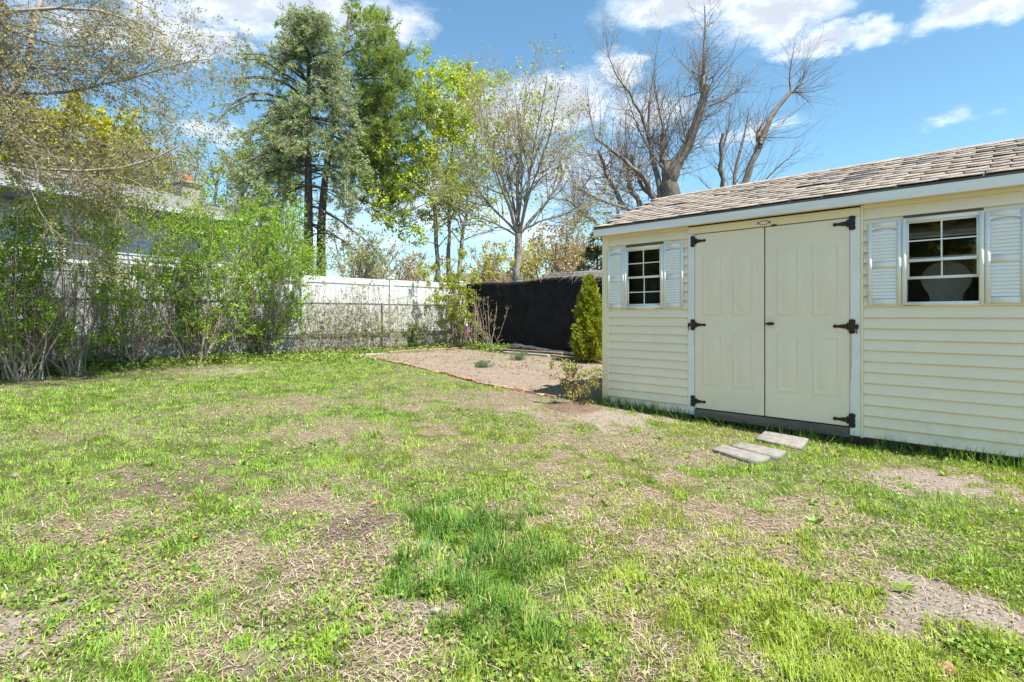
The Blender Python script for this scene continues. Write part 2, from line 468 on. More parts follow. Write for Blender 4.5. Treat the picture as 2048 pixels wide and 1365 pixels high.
def leaf_arrays(rng, p, axis, size, width=.55, fold=.0, svar=.35):
    """rhombic leaves: base, side, tip, side"""
    Nn = len(p); s = (size * (1 + svar * rng.uniform(-1, 1, Nn)))[:, None]
    ax = nrm(axis); q = rng.normal(size=(Nn, 3)); sd = nrm(np.cross(ax, q)); up = np.cross(ax, sd)
    b = p; tip = p + ax * s
    mid = p + ax * s * .45 + up * s * fold
    V = np.stack([b, mid + sd * s * width * .5, tip, mid - sd * s * width * .5], 1).reshape(-1, 3)
    Fq = np.arange(Nn * 4).reshape(-1, 4)
    return V, Fq


def palette(rng, N_, cols, var=.18, w=None):
    cols = np.asarray(cols, float)
    c = cols[rng.choice(len(cols), N_, p=w)]
    c = c * (1 + var * rng.uniform(-1, 1, (N_, 1))) * (1 + .06 * rng.uniform(-1, 1, (N_, 3)))
    return np.repeat(np.clip(c, 0.004, 1), 4, 0)


def leaves_obj(rng, name, p, axis, size, cols, parent, mat='leaf', width=.55, fold=.12, var=.2, w=None):
    V, Fq = leaf_arrays(rng, p, axis, size, width, fold)
    me = raw_mesh(name, V, [Fq], M[mat], palette(rng, len(p), cols, var, w))
    return link(name, me, parent)


def limb(px, Z0, dz=0., n=9, y0=None):
    """a limb drawn through picture positions at a chosen depth; dz is how far the tip leans away"""
    k = len(px)
    return resample([P(a, b, Z0 + dz * i / (k - 1)) for i, (a, b) in enumerate(px)], n)


def rads(r0, r1, n): return np.linspace(r0, r1, n)

# ------------------------------------------------------------------ ground: lawn with bare patches, garden bed
_tab = np.random.default_rng(3).random((256, 256))


def vnoise(x, y, s):
    x = np.asarray(x) * s + 1000.; y = np.asarray(y) * s + 1000.
    i = np.floor(x).astype(int); j = np.floor(y).astype(int); a = x - i; b = y - j
    a = a * a * (3 - 2 * a); b = b * b * (3 - 2 * b)
    t = lambda p, q: _tab[p % 256, q % 256]
    return (t(i, j) * (1 - a) + t(i + 1, j) * a) * (1 - b) + (t(i, j + 1) * (1 - a) + t(i + 1, j + 1) * a) * b


def fbm(x, y, s, o=4):
    v = 0; a = .5; tot = 0
    for k in range(o):
        v = v + a * vnoise(x + 7.3 * k, y - 3.1 * k, s * 2 ** k); tot += a; a *= .55
    return v / tot


# kind, centre (px), half width and height (px), strength
PATCH = [('d', 700, 1055, 75, 32, 1), ('y', 800, 1150, 140, 60, .9), ('y', 720, 1250, 210, 70, .85), ('p', 50, 1240, 130, 62, 1), ('y', 130, 1070, 110, 40, .8),
         ('d', 290, 965, 150, 30, .9), ('d', 430, 930, 80, 24, .8), ('d', 800, 968, 65, 20, .9), ('p', 480, 744, 85, 7, .9), ('y', 470, 822, 100, 18, .85),
         ('y', 700, 862, 150, 22, .7), ('p', 1855, 960, 100, 30, .85), ('p', 1975, 1240, 170, 70, 1), ('p', 1190, 832, 105, 15, .9), ('y', 1480, 985, 170, 50, .75),
         ('y', 1620, 1035, 150, 36, .8), ('y', 1300, 905, 170, 36, .6), ('y', 1250, 1190, 110, 70, .5), ('d', 600, 1345, 130, 40, .7), ('y', 300, 1290, 180, 70, .6),
         ('y', 560, 875, 120, 22, .5), ('d', 930, 1190, 60, 26, .9), ('y', 420, 1130, 140, 50, .5), ('y', 1700, 1130, 160, 50, .6), ('y', 1330, 1010, 130, 50, .5),
         ('d', 1640, 865, 330, 12, .6), ('d', 120, 750, 200, 14, .8), ('d', 330, 735, 220, 10, .7), ('y', 950, 800, 200, 14, .5), ('y', 230, 1180, 120, 40, .6),
         ('p', 870, 1220, 70, 24, .7), ('p', 560, 1300, 70, 30, .6), ('y', 1150, 960, 140, 30, .45), ('y', 1880, 1090, 120, 40, .5),
         ('y', 1420, 1170, 170, 60, .6), ('y', 1650, 1230, 160, 55, .6), ('y', 1320, 1300, 150, 50, .55), ('y', 1150, 880, 170, 26, .5), ('y', 1750, 960, 120, 26, .5), ('y', 250, 1040, 160, 36, .55),
         ('l', 1000, 1085, 120, 85, 1), ('l', 1010, 1275, 100, 75, .9), ('g', 650, 935, 170, 34, .8), ('g', 180, 810, 300, 50, .7), ('g', 330, 938, 60, 18, 1),
         ('g', 700, 745, 260, 22, .7), ('g', 850, 935, 130, 40, .6), ('g', 1420, 865, 70, 14, .6), ('g', 1900, 1012, 120, 16, .9), ('g', 1990, 1305, 90, 44, .9),
         ('g', 1960, 1110, 90, 34, .7), ('g', 100, 990, 130, 34, .9), ('g', 640, 1270, 110, 60, .8), ('g', 350, 1230, 120, 50, .5), ('g', 60, 1130, 90, 40, .9),
         ('g', 1640, 900, 120, 30, .8), ('g', 1560, 935, 100, 25, .6), ('g', 1150, 1180, 80, 60, .6), ('g', 240, 870, 240, 50, .6), ('g', 1900, 900, 200, 16, .7)]
_pt = []
for k, cx, cy, rx, ry, s in PATCH:
    g = G(cx, cy); h = CH - g[2]; Z = g[1]
    _pt.append((k, g[0], g[1], rx * Z / F, ry * Z * Z / (F * h), s))

bed_px_front = [(705, 714), (760, 720), (830, 735), (900, 752), (960, 768), (1020, 780), (1075, 790), (1115, 798)]
BED_FRONT = np.array([G(*p)[:2] for p in bed_px_front])
BED_BACK = np.array([G(705, 713)[:2], G(770, 709)[:2], G(850, 704)[:2], G(930, 699)[:2], UN(9.5, 9.6), UN(8, 9.75), UN(6.5, 9.8), UN(4.6, 9.6)])
BED = np.concatenate([BED_FRONT, [SO + NV * .0 - AV * .15, SO + NV * 2.9 - AV * .05], BED_BACK[::-1]])


def top_at(px, py, h):
    """picture position on a surface h above the ground"""
    g = G(px, py); z = g[2] + h
    for _ in range(4):
        Z = (CH - z) * F / (py - HOR); x = (px - 1024) / F * Z; z = float(terrain(x, Z)) + h
    return np.array([x, Z])


PAVERS = [np.array([top_at(a, b, .033) for a, b in cs]) for cs in
          (((1530, 862), (1617, 879), (1604, 895), (1511, 876)), ((1481, 884), (1573, 903), (1555, 914), (1462, 891)), ((1445, 889), (1541, 915), (1514, 923), (1424, 898)))]


def in_poly(x, y, poly):
    ins = np.zeros(x.shape, bool); n = len(poly)
    for i in range(n):
        x0, y0 = poly[i]; x1, y1 = poly[(i + 1) % n]
        c = ((y0 > y) != (y1 > y)) & (x < (x1 - x0) * (y - y0) / (y1 - y0 + 1e-12) + x0)
        ins ^= c
    return ins


def lawn_fields(x, y):
    """green cover, lushness, dark soil, pale soil"""
    base = fbm(x, y, .55, 4); f2 = fbm(x + 40, y + 11, 2.2, 4); f3 = fbm(x - 17, y + 29, 7., 3)
    u = -(x * AV[0] + y * AV[1])
    green = np.clip(.70 + (base - .5) * 2.2 + (f2 - .5) * 1.7 + (f3 - .5) * 1.1 + .065 * (u - 3.6), .05, 1)
    lush = np.clip((base - .5) * 1.2 + .22, 0, 1) * .5; dark = np.clip((.36 - f2) * 4, 0, .8) * np.clip((.5 - base) * 6, 0, 1); pale = np.zeros_like(green)
    wob = (fbm(x, y, 1.7, 4) - .5) * 2.4 + (f3 - .5) * 2.6
    for k, cx, cy, rx, ry, s in _pt:
        d = np.hypot((x - cx) / rx, (y - cy) / ry) + wob
        m = np.clip((1.3 - d) / .8, 0, 1); m = m * m * (3 - 2 * m) * s
        if k in 'gl':
            green = np.maximum(green, m * .92); lush = np.maximum(lush, m * (.85 if k == 'l' else .38)); dark *= (1 - m); pale *= (1 - .8 * m)
        elif k == 'y': green *= (1 - .86 * m)
        elif k == 'd': green *= (1 - .88 * m); dark = np.maximum(dark, m)
        elif k == 'p': green *= (1 - .94 * m); pale = np.maximum(pale, m)
    return green, lush, dark, pale


def relief(x, y):
    r = np.hypot(x, y)
    return (fbm(x, y, 5, 4) - .5) * .022 * np.clip(1.4 - r / 22, 0, 1) + (fbm(x, y, 28, 2) - .5) * .010 * np.clip(1.2 - r / 8, 0, 1)


def zg(x, y): return terrain(x, y) + relief(x, y)


def build_ground():
    th = np.radians(np.r_[np.linspace(-62, 62, 330), np.linspace(62, 298, 60)[1:-1]])
    rr = np.r_[np.geomspace(.5, 20, 350), np.geomspace(20, 900, 40)[1:]]
    T, R = np.meshgrid(th, rr); x = R * np.sin(T); y = R * np.cos(T)
    z = zg(x, y)
    far = R > 30; z = np.where(far, z * np.clip(1 - (R - 30) / 200, 0.2, 1), z)
    g, l, d, p = lawn_fields(x, y)
    V = np.stack([x, y, z], -1).reshape(-1, 3)
    V = np.concatenate([V, [[0, 0, float(zg(0., 0.))]]])
    nr, nt_ = x.shape; idx = np.arange(nr * nt_).reshape(nr, nt_)
    q = np.stack([idx[:-1], np.roll(idx[:-1], -1, 1), np.roll(idx[1:], -1, 1), idx[1:]], -1).reshape(-1, 4)[:, ::-1]
    c0 = np.stack([idx[0], np.roll(idx[0], -1), np.full(nt_, len(V) - 1)], -1)
    cols = np.stack([np.clip(g * 1.1 - .25, 0, 1), d, p], -1).reshape(-1, 3); cols = np.concatenate([cols, [[.5, 0, 0]]])
    me = raw_mesh('lawn', V, [q, c0], M['ground'], cols, smooth=True)
    o = link('lawn', me); tag(o, 'patchy spring lawn with bare soil and dry thatch', 'lawn', kind='structure')


build_ground()


def build_bed():
    # garden bed sheet: front edge to back edge
    A = resample(np.c_[np.concatenate([BED_FRONT, [SO - AV * .12]]), np.zeros(len(BED_FRONT) + 1)], 110)[:, :2]
    B = resample(np.c_[np.concatenate([BED_BACK, [SO + NV * 2.6 - AV * .1]]), np.zeros(len(BED_BACK) + 1)], 110)[:, :2]
    t = np.linspace(0, 1, 60)[:, None, None]
    XY = A[None] * (1 - t) + B[None] * t
    x, y = XY[..., 0], XY[..., 1]
    edge = np.minimum(t[..., 0], 1 - t[..., 0]) * 8
    z = terrain(x, y) + .012 + (fbm(x, y, 4, 4) - .5) * .03 + (fbm(x, y, 22, 3) - .5) * .016 + .01 * np.clip(edge, 0, 1)
    idx = np.arange(x.size).reshape(x.shape)
    q = np.stack([idx[:-1, :-1], idx[:-1, 1:], idx[1:, 1:], idx[1:, :-1]], -1).reshape(-1, 4)
    me = raw_mesh('garden_bed', np.stack([x, y, z], -1).reshape(-1, 3), [q], M['bed_soil'], smooth=True)
    o = link('garden_bed', me); tag(o, 'bare brown soil bed behind the brick edging', 'garden bed', kind='structure')


build_bed()


def octa(p, s, rng):
    d = np.array([[1, 0, 0], [0, 1, 0], [-1, 0, 0], [0, -1, 0], [0, 0, .8], [0, 0, -.6]]); n = len(p)
    V = (p[:, None] + d[None] * s[:, None, None] * rng.uniform(.6, 1.3, (n, 6, 1))).reshape(-1, 3)
    f = np.array([[0, 1, 4], [1, 2, 4], [2, 3, 4], [3, 0, 4], [1, 0, 5], [2, 1, 5], [3, 2, 5], [0, 3, 5]])
    return V, (np.arange(n)[:, None, None] * 6 + f[None]).reshape(-1, 3)


def build_clods():
    rng = np.random.default_rng(77)
    x, y = rng.uniform(-5, 2.6, 15000), rng.uniform(7.4, 17.2, 15000); k = in_poly(x, y, BED); x, y = x[k], y[k]
    V, f = octa(np.stack([x, y, terrain(x, y) + .02], -1), .006 + .022 * rng.random(len(x)) ** 3, rng)
    tag(link('soil_clods', raw_mesh('soil_clods', V, [f], M['bed_soil'])), 'crumbly clods of soil scattered over the garden bed', 'soil', kind='stuff')
    x, y, r = sample_ground(rng, 60000, 1.15, 9, 1.2); g, l, d, p = lawn_fields(x, y)
    k = rng.random(len(x)) < np.clip(d * .8 + p * .9 + .12 * (1 - g), 0, 1); x, y, r = x[k], y[k], r[k]
    V, f = octa(np.stack([x, y, zg(x, y) + .001], -1), .0025 + .0085 * rng.random(len(x)) ** 3, rng)
    tag(link('soil_crumbs', raw_mesh('soil_crumbs', V, [f], M['bed_soil'])), 'loose crumbs of earth on the bare lawn patches', 'soil', kind='stuff')


def blocked(x, y):
    """no lawn grass here: garden bed, under the shed, beyond the fences"""
    u = -(x * AV[0] + y * AV[1]); n = x * NV[0] + y * NV[1]
    s = (x - SO[0]) * AV[0] + (y - SO[1]) * AV[1]; t = (x - SO[0]) * NV[0] + (y - SO[1]) * NV[1]
    pv = in_poly(x, y, PAVERS[0]) | in_poly(x, y, PAVERS[1]) | in_poly(x, y, PAVERS[2])
    return pv | in_poly(x, y, BED) | ((s > -.03) & (s < 4.7) & (t > -.02)) | (u > 12.0) | ((n > 9.6) & (u > 4)) | ((n > 6.3) & (u < 4.2))


def sample_ground(rng, N_, rmin, rmax, p):
    """points with density falling as r**-p"""
    th = np.radians(rng.uniform(-58, 58, N_)); q = rng.random(N_); e = 2 - p
    r = (rmin ** e + q * (rmax ** e - rmin ** e)) ** (1 / e)
    x = r * np.sin(th); y = r * np.cos(th)
    k = ~blocked(x, y)
    return x[k], y[k], r[k]


def build_grass():
    rng = np.random.default_rng(21)
    x, y, r = sample_ground(rng, 660000, 1.15, 16.5, 1.2)
    g, l, d, p = lawn_fields(x, y)
    k = rng.random(len(x)) < np.clip(g * 1.05 - .06 + .25 * l, 0, 1) * (1 - .8 * p)
    x, y, r, g, l = x[k], y[k], r[k], g[k], l[k]; Nn = len(x)
    z = zg(x, y) - .004
    tuft = np.clip(fbm(x + 3, y - 8, 6.5, 3) * 2.6 - .75, .25, 1.5)
    h = (.020 + .020 * rng.random(Nn) + .075 * l * rng.random(Nn) + .012 * l) * (.42 + .8 * tuft)
    w = (.0024 + .00055 * r) * (.8 + .5 * rng.random(Nn)) * (1 + .4 * l)
    az = rng.normal(size=Nn) * 1.15 + fbm(x * 1.0 - 31, y + 17, 5.0, 2) * 14; lean = rng.uniform(.2, 1.45, Nn) * (1 - .15 * l)
    dx, dy = np.cos(az), np.sin(az); sx, sy = -dy, dx
    b = np.stack([x, y, z], -1); s = np.stack([sx, sy, np.zeros(Nn)], -1) * (w[:, None] / 2)
    mid = b + np.stack([dx * np.sin(lean * .5), dy * np.sin(lean * .5), np.cos(lean * .5)], -1) * (h * .55)[:, None]
    tip = mid + np.stack([dx * np.sin(lean * 1.3), dy * np.sin(lean * 1.3), np.cos(lean * 1.3)], -1) * (h * .5)[:, None]
    nf = r < 4.2; nn = int(nf.sum()); nb = Nn - nn                # near blades bend, far ones are single slivers
    V1 = np.stack([b - s, b + s, mid + s * .8, mid - s * .8, tip], 1)[nf].reshape(-1, 3)
    V2 = np.stack([b - s * 1.15, b + s * 1.15, tip], 1)[~nf].reshape(-1, 3)
    i = np.arange(nn)[:, None] * 5; k3 = len(V1) + np.arange(nb)[:, None] * 3 + np.array([[0, 1, 2]])
    V = np.concatenate([V1, V2]); q = i + np.array([[0, 1, 2, 3]]); t = np.concatenate([i + np.array([[3, 2, 4]]), k3])
    u_ = -(x * AV[0] + y * AV[1])
    bright = np.array([.26, .385, .045]); deep = np.array([.055, .15, .035]); yel = np.array([.42, .40, .13]); bl = np.array([.15, .31, .032])
    m1 = rng.random((Nn, 1)); c = bright * m1 + bl * (1 - m1)
    ly = np.clip(l[:, None] * 1.6 - .45, 0, 1) * (.35 + .65 * rng.random((Nn, 1))); 
    n2 = fbm(x, y, .35, 2)[:, None]
    ly = ly * np.clip((n2 - .35) * 5, .15, 1)
    c = c * (1 - ly) + deep * ly
    yy = np.clip((fbm(x + 13, y + 5, .8, 3)[:, None] - .42) * 4 + (3.5 - u_[:, None]) * .12, 0, 1) * .6; c = c * (1 - yy) + np.array([.34, .38, .045]) * yy * (1 - ly) + c * yy * ly
    dry = (rng.random((Nn, 1)) < .07 + .28 * np.clip(.6 - g[:, None], 0, 1)).astype(float); c = c * (1 - dry) + yel * dry
    c *= (1 + .22 * rng.uniform(-1, 1, (Nn, 1)))
    me = raw_mesh('grass', V, [q, t], M['grass'], np.concatenate([np.repeat(np.clip(c[nf], .01, 1), 5, 0), np.repeat(np.clip(c[~nf], .01, 1), 3, 0)]))
    tag(link('grass', me), 'short green grass blades growing in uneven tufts over the yard', 'grass', kind='stuff')

    # dry straw lying on the thin patches
    x, y, r = sample_ground(rng, 260000, 1.15, 13, 1.35)
    g, l, d, p = lawn_fields(x, y)
    k = rng.random(len(x)) < np.clip(1.02 - g * .92 - .5 * d - .7 * p, 0.08, 1)
    x, y, r = x[k], y[k], r[k]; Nn = len(x)
    az = rng.uniform(0, 2 * np.pi, Nn); el = rng.normal(.12, .22, Nn); ln = .022 + .05 * rng.random(Nn) ** 2
    ax = np.stack([np.cos(az) * np.cos(el), np.sin(az) * np.cos(el), np.abs(np.sin(el))], -1)
    side = np.stack([-np.sin(az), np.cos(az), np.zeros(Nn)], -1) * ((.0016 + .0004 * r) * .6)[:, None]
    b = np.stack([x, y, zg(x, y) + .002 + .010 * rng.random(Nn)], -1)
    bend = rng.normal(size=(Nn, 3)) * .12; bend[:, 2] = np.abs(bend[:, 2]) * .5
    md = b + (ax + bend) * ln[:, None] * .5; tp = b + ax * ln[:, None] - np.array([0, 0, .004])
    nf = r < 3.4; nn = int(nf.sum())
    V1 = np.stack([b - side, b + side, md + side, md - side, tp], 1)[nf].reshape(-1, 3); V2 = np.stack([b - side * 1.3, b + side * 1.3, tp], 1)[~nf].reshape(-1, 3)
    i = np.arange(nn)[:, None] * 5; k3 = len(V1) + np.arange(Nn - nn)[:, None] * 3 + np.array([[0, 1, 2]])
    c = np.array([[.44, .36, .25], [.34, .27, .195], [.50, .43, .32], [.24, .18, .13], [.38, .285, .21]])[rng.integers(0, 5, Nn)] * (1 + .2 * rng.uniform(-1, 1, (Nn, 1)))
    C = np.concatenate([np.repeat(np.clip(c[nf], .01, 1), 5, 0), np.repeat(np.clip(c[~nf], .01, 1), 3, 0)])
    me = raw_mesh('dry_grass', np.concatenate([V1, V2]), [i + np.array([[0, 1, 2, 3]]), np.concatenate([i + np.array([[3, 2, 4]]), k3])], M['straw'], C)
    tag(link('dry_grass', me), 'dead straw coloured grass lying flat on thin lawn patches', 'dry grass', kind='stuff')

    # small broadleaf weeds (clover, chickweed) in mats, and leafy rosettes
    x, y, r = sample_ground(rng, 120000, 1.15, 12, 1.3)
    n = fbm(x + 90, y - 60, 1.6, 3); g, l, d, p = lawn_fields(x, y)
    k = rng.random(len(x)) < np.clip((n - .50) * 5, 0, 1) * (1 - .7 * p) * (1 - .5 * d)
    x, y, r = x[k], y[k], r[k]
    ex = []; 
    for (cx, cy, sx, sy, cnt) in [(1985, 1310, 75, 38, 900), (900, 1190, 60, 30, 120), (350, 1150, 120, 40, 320), (620, 1290, 90, 40, 240), (1180, 1110, 90, 40, 200)]:
        gg = G(cx, cy); a = rng.normal(size=(cnt, 2)) * .45
        ex.append(np.stack([gg[0] + a[:, 0] * sx * gg[1] / F, gg[1] + a[:, 1] * sy * gg[1] ** 2 / (F * CH)], -1))
    ex = np.concatenate(ex); x = np.r_[x, ex[:, 0]]; y = np.r_[y, ex[:, 1]]
    p0 = np.stack([x, y, zg(x, y) + .006 + .022 * rng.random(len(x))], -1)
    ax = rng.normal(size=(len(x), 3)); ax[:, 2] = np.abs(ax[:, 2]) * .35 + .1
    V, Fq = leaf_arrays(rng, p0, ax, .017, .85, .1)
    C = palette(rng, len(x), [(.20, .31, .05), (.29, .35, .06), (.15, .26, .045)], .2)
    # rosettes
    rx, ry, rr = sample_ground(rng, 130, 1.4, 7, 1.2)
    rs = [G(2, 1205), G(95, 1262), G(1780, 1250), G(1620, 1255), G(1130, 1290), G(860, 1190), G(300, 1200), G(1760, 1190), G(1560, 1330), G(230, 960), G(480, 930), G(1700, 1165)]
    cx = np.r_[rx, [a[0] for a in rs]]; cy = np.r_[ry, [a[1] for a in rs]]
    m = 9; cnt = len(cx); az = np.arange(m) * 2 * np.pi / m + rng.uniform(0, 6, (cnt, 1)) + rng.normal(size=(cnt, m)) * .25
    el = rng.uniform(.1, .75, (cnt, m)); base = np.stack([cx, cy, zg(cx, cy) + .004], -1)
    ax = np.stack([np.cos(az) * np.cos(el), np.sin(az) * np.cos(el), np.sin(el)], -1).reshape(-1, 3)
    sz = np.repeat(rng.uniform(.028, .065, cnt), m)
    V2, F2 = leaf_arrays(rng, np.repeat(base, m, 0), ax, sz, .36, .08)
    C2 = palette(rng, cnt * m, [(.20, .31, .055), (.27, .35, .07), (.15, .26, .05)], .2)
    me = raw_mesh('lawn_weeds', np.concatenate([V, V2]), [np.concatenate([Fq, F2 + len(V)])], M['grass'], np.concatenate([C, C2]))
    tag(link('lawn_weeds', me), 'broad leaved clover and dandelion rosettes scattered in the lawn', 'weeds', kind='stuff')


build_grass(); build_clods()

# ------------------------------------------------------------------ shed
def build_shed():
    RZ = math.atan2(AV[1], AV[0]); LEN = 4.62; DEP = 2.866
    S = empty('garden_shed', (SO[0], SO[1], 0), RZ)
    tag(S, 'cream vinyl sided garden shed with double doors and worn shingle roof', 'shed')
    Z0, Z1 = .10, 2.30
    # walls: sheathing with window openings (front), plain others
    wins = [(.318, .864), (3.254, 3.823)]; WZ0, WZ1 = 1.345, 2.125; op = .03
    boxes = [(0, 1.19, 0, .06, Z0 - .02, WZ0 + op), (0, 1.19, 0, .06, WZ1 - op, Z1), (0, wins[0][0] + op, 0, .06, WZ0 + op, WZ1 - op), (wins[0][1] - op, 1.19, 0, .06, WZ0 + op, WZ1 - op),
             (2.925, LEN, 0, .06, Z0 - .02, WZ0 + op), (2.925, LEN, 0, .06, WZ1 - op, Z1), (2.925, wins[1][0] + op, 0, .06, WZ0 + op, WZ1 - op), (wins[1][1] - op, LEN, 0, .06, WZ0 + op, WZ1 - op),
             (1.19, 2.925, 0, .06, 2.215, Z1)]
    wf = link('front_wall', multibox_mesh('front_wall', boxes, M['interior']), S)
    H = .103; widths = {}

    def course(x0, x1, k, parent=wf):
        key = (round(x1 - x0, 3),)
        if key not in widths:
            w = x1 - x0
            prof = [(-.001, 0), (-.003, .0), (-.026, -.001), (-.029, .004), (-.027, .016), (-.0085, H - .006), (-.0045, H + .004), (-.001, H + .004)]
            widths[key] = prism_mesh('siding_course', prof, 0, w, M['siding'], 'yz')
        link('siding_course', widths[key], parent, (x0, 0, Z0 + k * H))
    for k in range(21):
        zc = Z0 + k * H
        for (a, b), (w0, w1) in (((.075, 1.186), wins[0]), ((2.952, LEN - .075), wins[1])):
            if zc + H * .5 > WZ0 and zc < WZ1 - .02:
                course(a, w0 + .005, k); course(w1 - .005, b, k)
            else: course(a, b, k)
    # side and back walls
    for nm, x0, x1, y0, y1 in (('end_wall', 0, .06, .062, DEP), ('end_wall', LEN - .06, LEN, .062, DEP)):
        wl = box(nm, x0, x1, y0, y1, Z0 - .02, Z1, M['siding'], S)
        gz = prism_mesh('gable', [(.0, Z1 + .001), (DEP, Z1 + .001), (DEP / 2, Z1 + (DEP / 2) * .3967 + .03)], x0 + .001, x1 - .001, M['siding'], 'yz')
        link('gable', gz, wl)
        for k in range(21):
            xx = -.0 if x0 == 0 else LEN
            sgn = -1 if x0 == 0 else 1
            prof = [(xx, 0), (xx + sgn * .021, 0), (xx + sgn * .021, .013), (xx + sgn * .006, H), (xx, H)]
            me = prism_mesh('siding_course', prof, .08, DEP - .08, M['siding'], 'xz'); link('siding_course', me, wl, (0, 0, Z0 + k * H))
    box('back_wall', .061, LEN - .061, DEP - .06, DEP, Z0 - .02, Z1, M['siding'], S)
    box('floor', .02, LEN - .02, .02, DEP - .02, Z0 - .02, Z0 + .04, M['dark_wood'], S)
    for yy in (.12, 1.35, DEP - .16):
        box('skid', .05, LEN - .05, yy, yy + .09, -.02, Z0 - .021, M['dark_wood'], S)
    for x0, x1 in ((-.024, .08), (LEN - .08, LEN + .024)):
        box('corner_post', x0, x1, -.034, .075, Z0 - .012, Z1, M['trim_cream'], S, .004)
    # door surround
    box('door_jamb', 1.186, 1.262, -.034, .05, Z0 - .0, 2.198, M['white_trim'], S, .003)
    box('door_jamb', 2.842, 2.926, -.034, .05, Z0 - .0, 2.198, M['white_trim'], S, .003)
    box('door_header', 1.186, 2.926, -.034, .05, 2.2005, 2.284, M['trim_cream'], S, .003)
    box('trim_strip', 2.928, 2.951, -.031, .03, Z0 - .01, 2.297, M['trim_cream'], S, .002)
    box('header_gap', 1.186, 2.926, -.018, .02, 2.2845, 2.2985, M['rubber'], S)
    box('door_sill', 1.264, 2.84, -.022, .06, .075, .172, M['dark_wood'], S, .003)
    box('gap_strip', 1.262, 2.842, .012, .03, .172, 2.2, M['rubber'], S)
    # maker's plate on the header
    a = np.linspace(0, 2 * np.pi, 20)[:-1]
    pl = link('maker_plate', prism_mesh('maker_plate', [(2.043 + .052 * math.cos(t), 2.238 + .024 * math.sin(t)) for t in a], -.040, -.0345, M['timber_grey'], 'xz'), S)
    link('plate_face', prism_mesh('plate_face', [(2.043 + .04 * math.cos(t), 2.238 + .015 * math.sin(t)) for t in a], -.042, -.0402, M['trim_cream'], 'xz'), pl)
    for sx in (-1, 1):
        box('plate_scroll', 2.043 + sx * .058 - .008, 2.043 + sx * .058 + .008, -.039, -.0345, 2.226, 2.250, M['galv'], pl)
    box('door_stop', 2.12, 2.17, -.046, -.0345, 2.196, 2.208, M['iron_rusty'], S)

    # doors with raised panels
    def door(x0, x1, panels, name, side):
        d = link(name, box_mesh(name, x0, x1, -.026, .010, .185, 2.192, M['door'], .003), S)
        for (p0, p1) in panels:
            for (q0, q1) in ((.455, 1.058), (1.25, 1.957)):
                rings = [(0, -.0262), (.010, -.034), (.022, -.0335), (.034, -.0268), (.048, -.0268), (.064, -.0325)]
                V = []; Fq = []
                for ins, yy in rings:
                    V += [(p0 + ins, yy, q0 + ins), (p1 - ins, yy, q0 + ins), (p1 - ins, yy, q1 - ins), (p0 + ins, yy, q1 - ins)]
                for r in range(len(rings) - 1):
                    for e in range(4): Fq.append([r * 4 + e, r * 4 + (e + 1) % 4, r * 4 + 4 + (e + 1) % 4, r * 4 + 4 + e])
                b = (len(rings) - 1) * 4; Fq.append([b, b + 1, b + 2, b + 3])
                link('door_panel', raw_mesh('door_panel', V, [np.array(Fq)], M['door']), d)
        return d
    dl = door(1.266, 2.040, ((1.365, 1.610), (1.706, 1.945)), 'door', -1)
    dr = door(2.054, 2.838, ((2.172, 2.402), (2.508, 2.764)), 'door', 1)

    def hinge(par, xe, z, sg, size, mat, hook=False):
        # xe: the hinge line; sg: direction of the strap
        f = size
        st = [(0, .032), (.02, .034), (.03, .022), (.10, .011), (.112, .016), (.122, .016), (.134, .009), (.134, -.009), (.122, -.016), (.112, -.016), (.10, -.011), (.03, -.022), (.02, -.034), (0, -.032)]
        pl = [(-.004, .062), (-.018, .066), (-.040, .060), (-.046, .045), (-.040, .02), (-.044, 0), (-.040, -.02), (-.046, -.045), (-.040, -.060), (-.018, -.066), (-.004, -.062)]
        h = link('hinge', prism_mesh('hinge', [(xe + sg * a_ * f, z + b_ * f) for a_, b_ in pl], -.041, -.0345, mat, 'xz'), par)
        link('strap', prism_mesh('strap', [(xe + sg * a_ * f, z + b_ * f) for a_, b_ in st], -.0335, -.0265, mat, 'xz'), h)
        t = np.linspace(0, 2 * np.pi, 9)[:-1]
        link('knuckle', prism_mesh('knuckle', [(xe + .008 * math.cos(q), -.037 + .008 * math.sin(q)) for q in t], z - .052 * f, z + .052 * f, mat, 'xz') if False else
             box_mesh('knuckle', xe - .007, xe + .007, -.046, -.0335, z - .06 * f, z + .06 * f, mat, .003), h)
        if hook:
            box('hasp', xe - sg * .075, xe - sg * .046, -.05, -.0345, z - .022, z + .02, mat, h, .004)
            box('hasp_pin', xe - sg * .066, xe - sg * .058, -.054, -.0465, z - .07, z + .024, mat, h, .002)
    for z, mt, hk in ((2.115, 'black_iron', 0), (1.147, 'iron_rusty', 1), (.262, 'iron_rusty', 0)):
        hinge(dl, 1.264, z, 1, 1.0, M[mt], hk)
    for z, mt, hk in ((2.140, 'black_iron', 0), (1.147, 'iron_rusty', 1), (.245, 'iron_rusty', 0)):
        hinge(dr, 2.840, z, -1, 1.08, M[mt], hk)
    for x_, z0_, z1_, w_ in ((2.846, .62, 1.085, .006), (2.853, .75, 1.08, .004), (1.254, .9, 1.08, .004), (2.85, .19, .2, .01), (1.256, .21, .235, .006)):
        box('rust_stain', x_, x_ + w_, -.0346, -.0338, z0_, z1_, M['rust'], S)
    # lever handle
    hp = [(2.064, .008), (2.085, .012), (2.11, .018), (2.135, .016), (2.152, .006), (2.152, -.006), (2.135, -.014), (2.11, -.016), (2.085, -.010), (2.064, -.006)]
    hd = link('door_handle', prism_mesh('door_handle', [(a_, 1.166 + b_) for a_, b_ in hp], -.062, -.044, M['black_iron'], 'xz'), dr)
    box('handle_base', 2.10, 2.122, -.0445, -.0262, 1.155, 1.177, M['black_iron'], hd, .003)

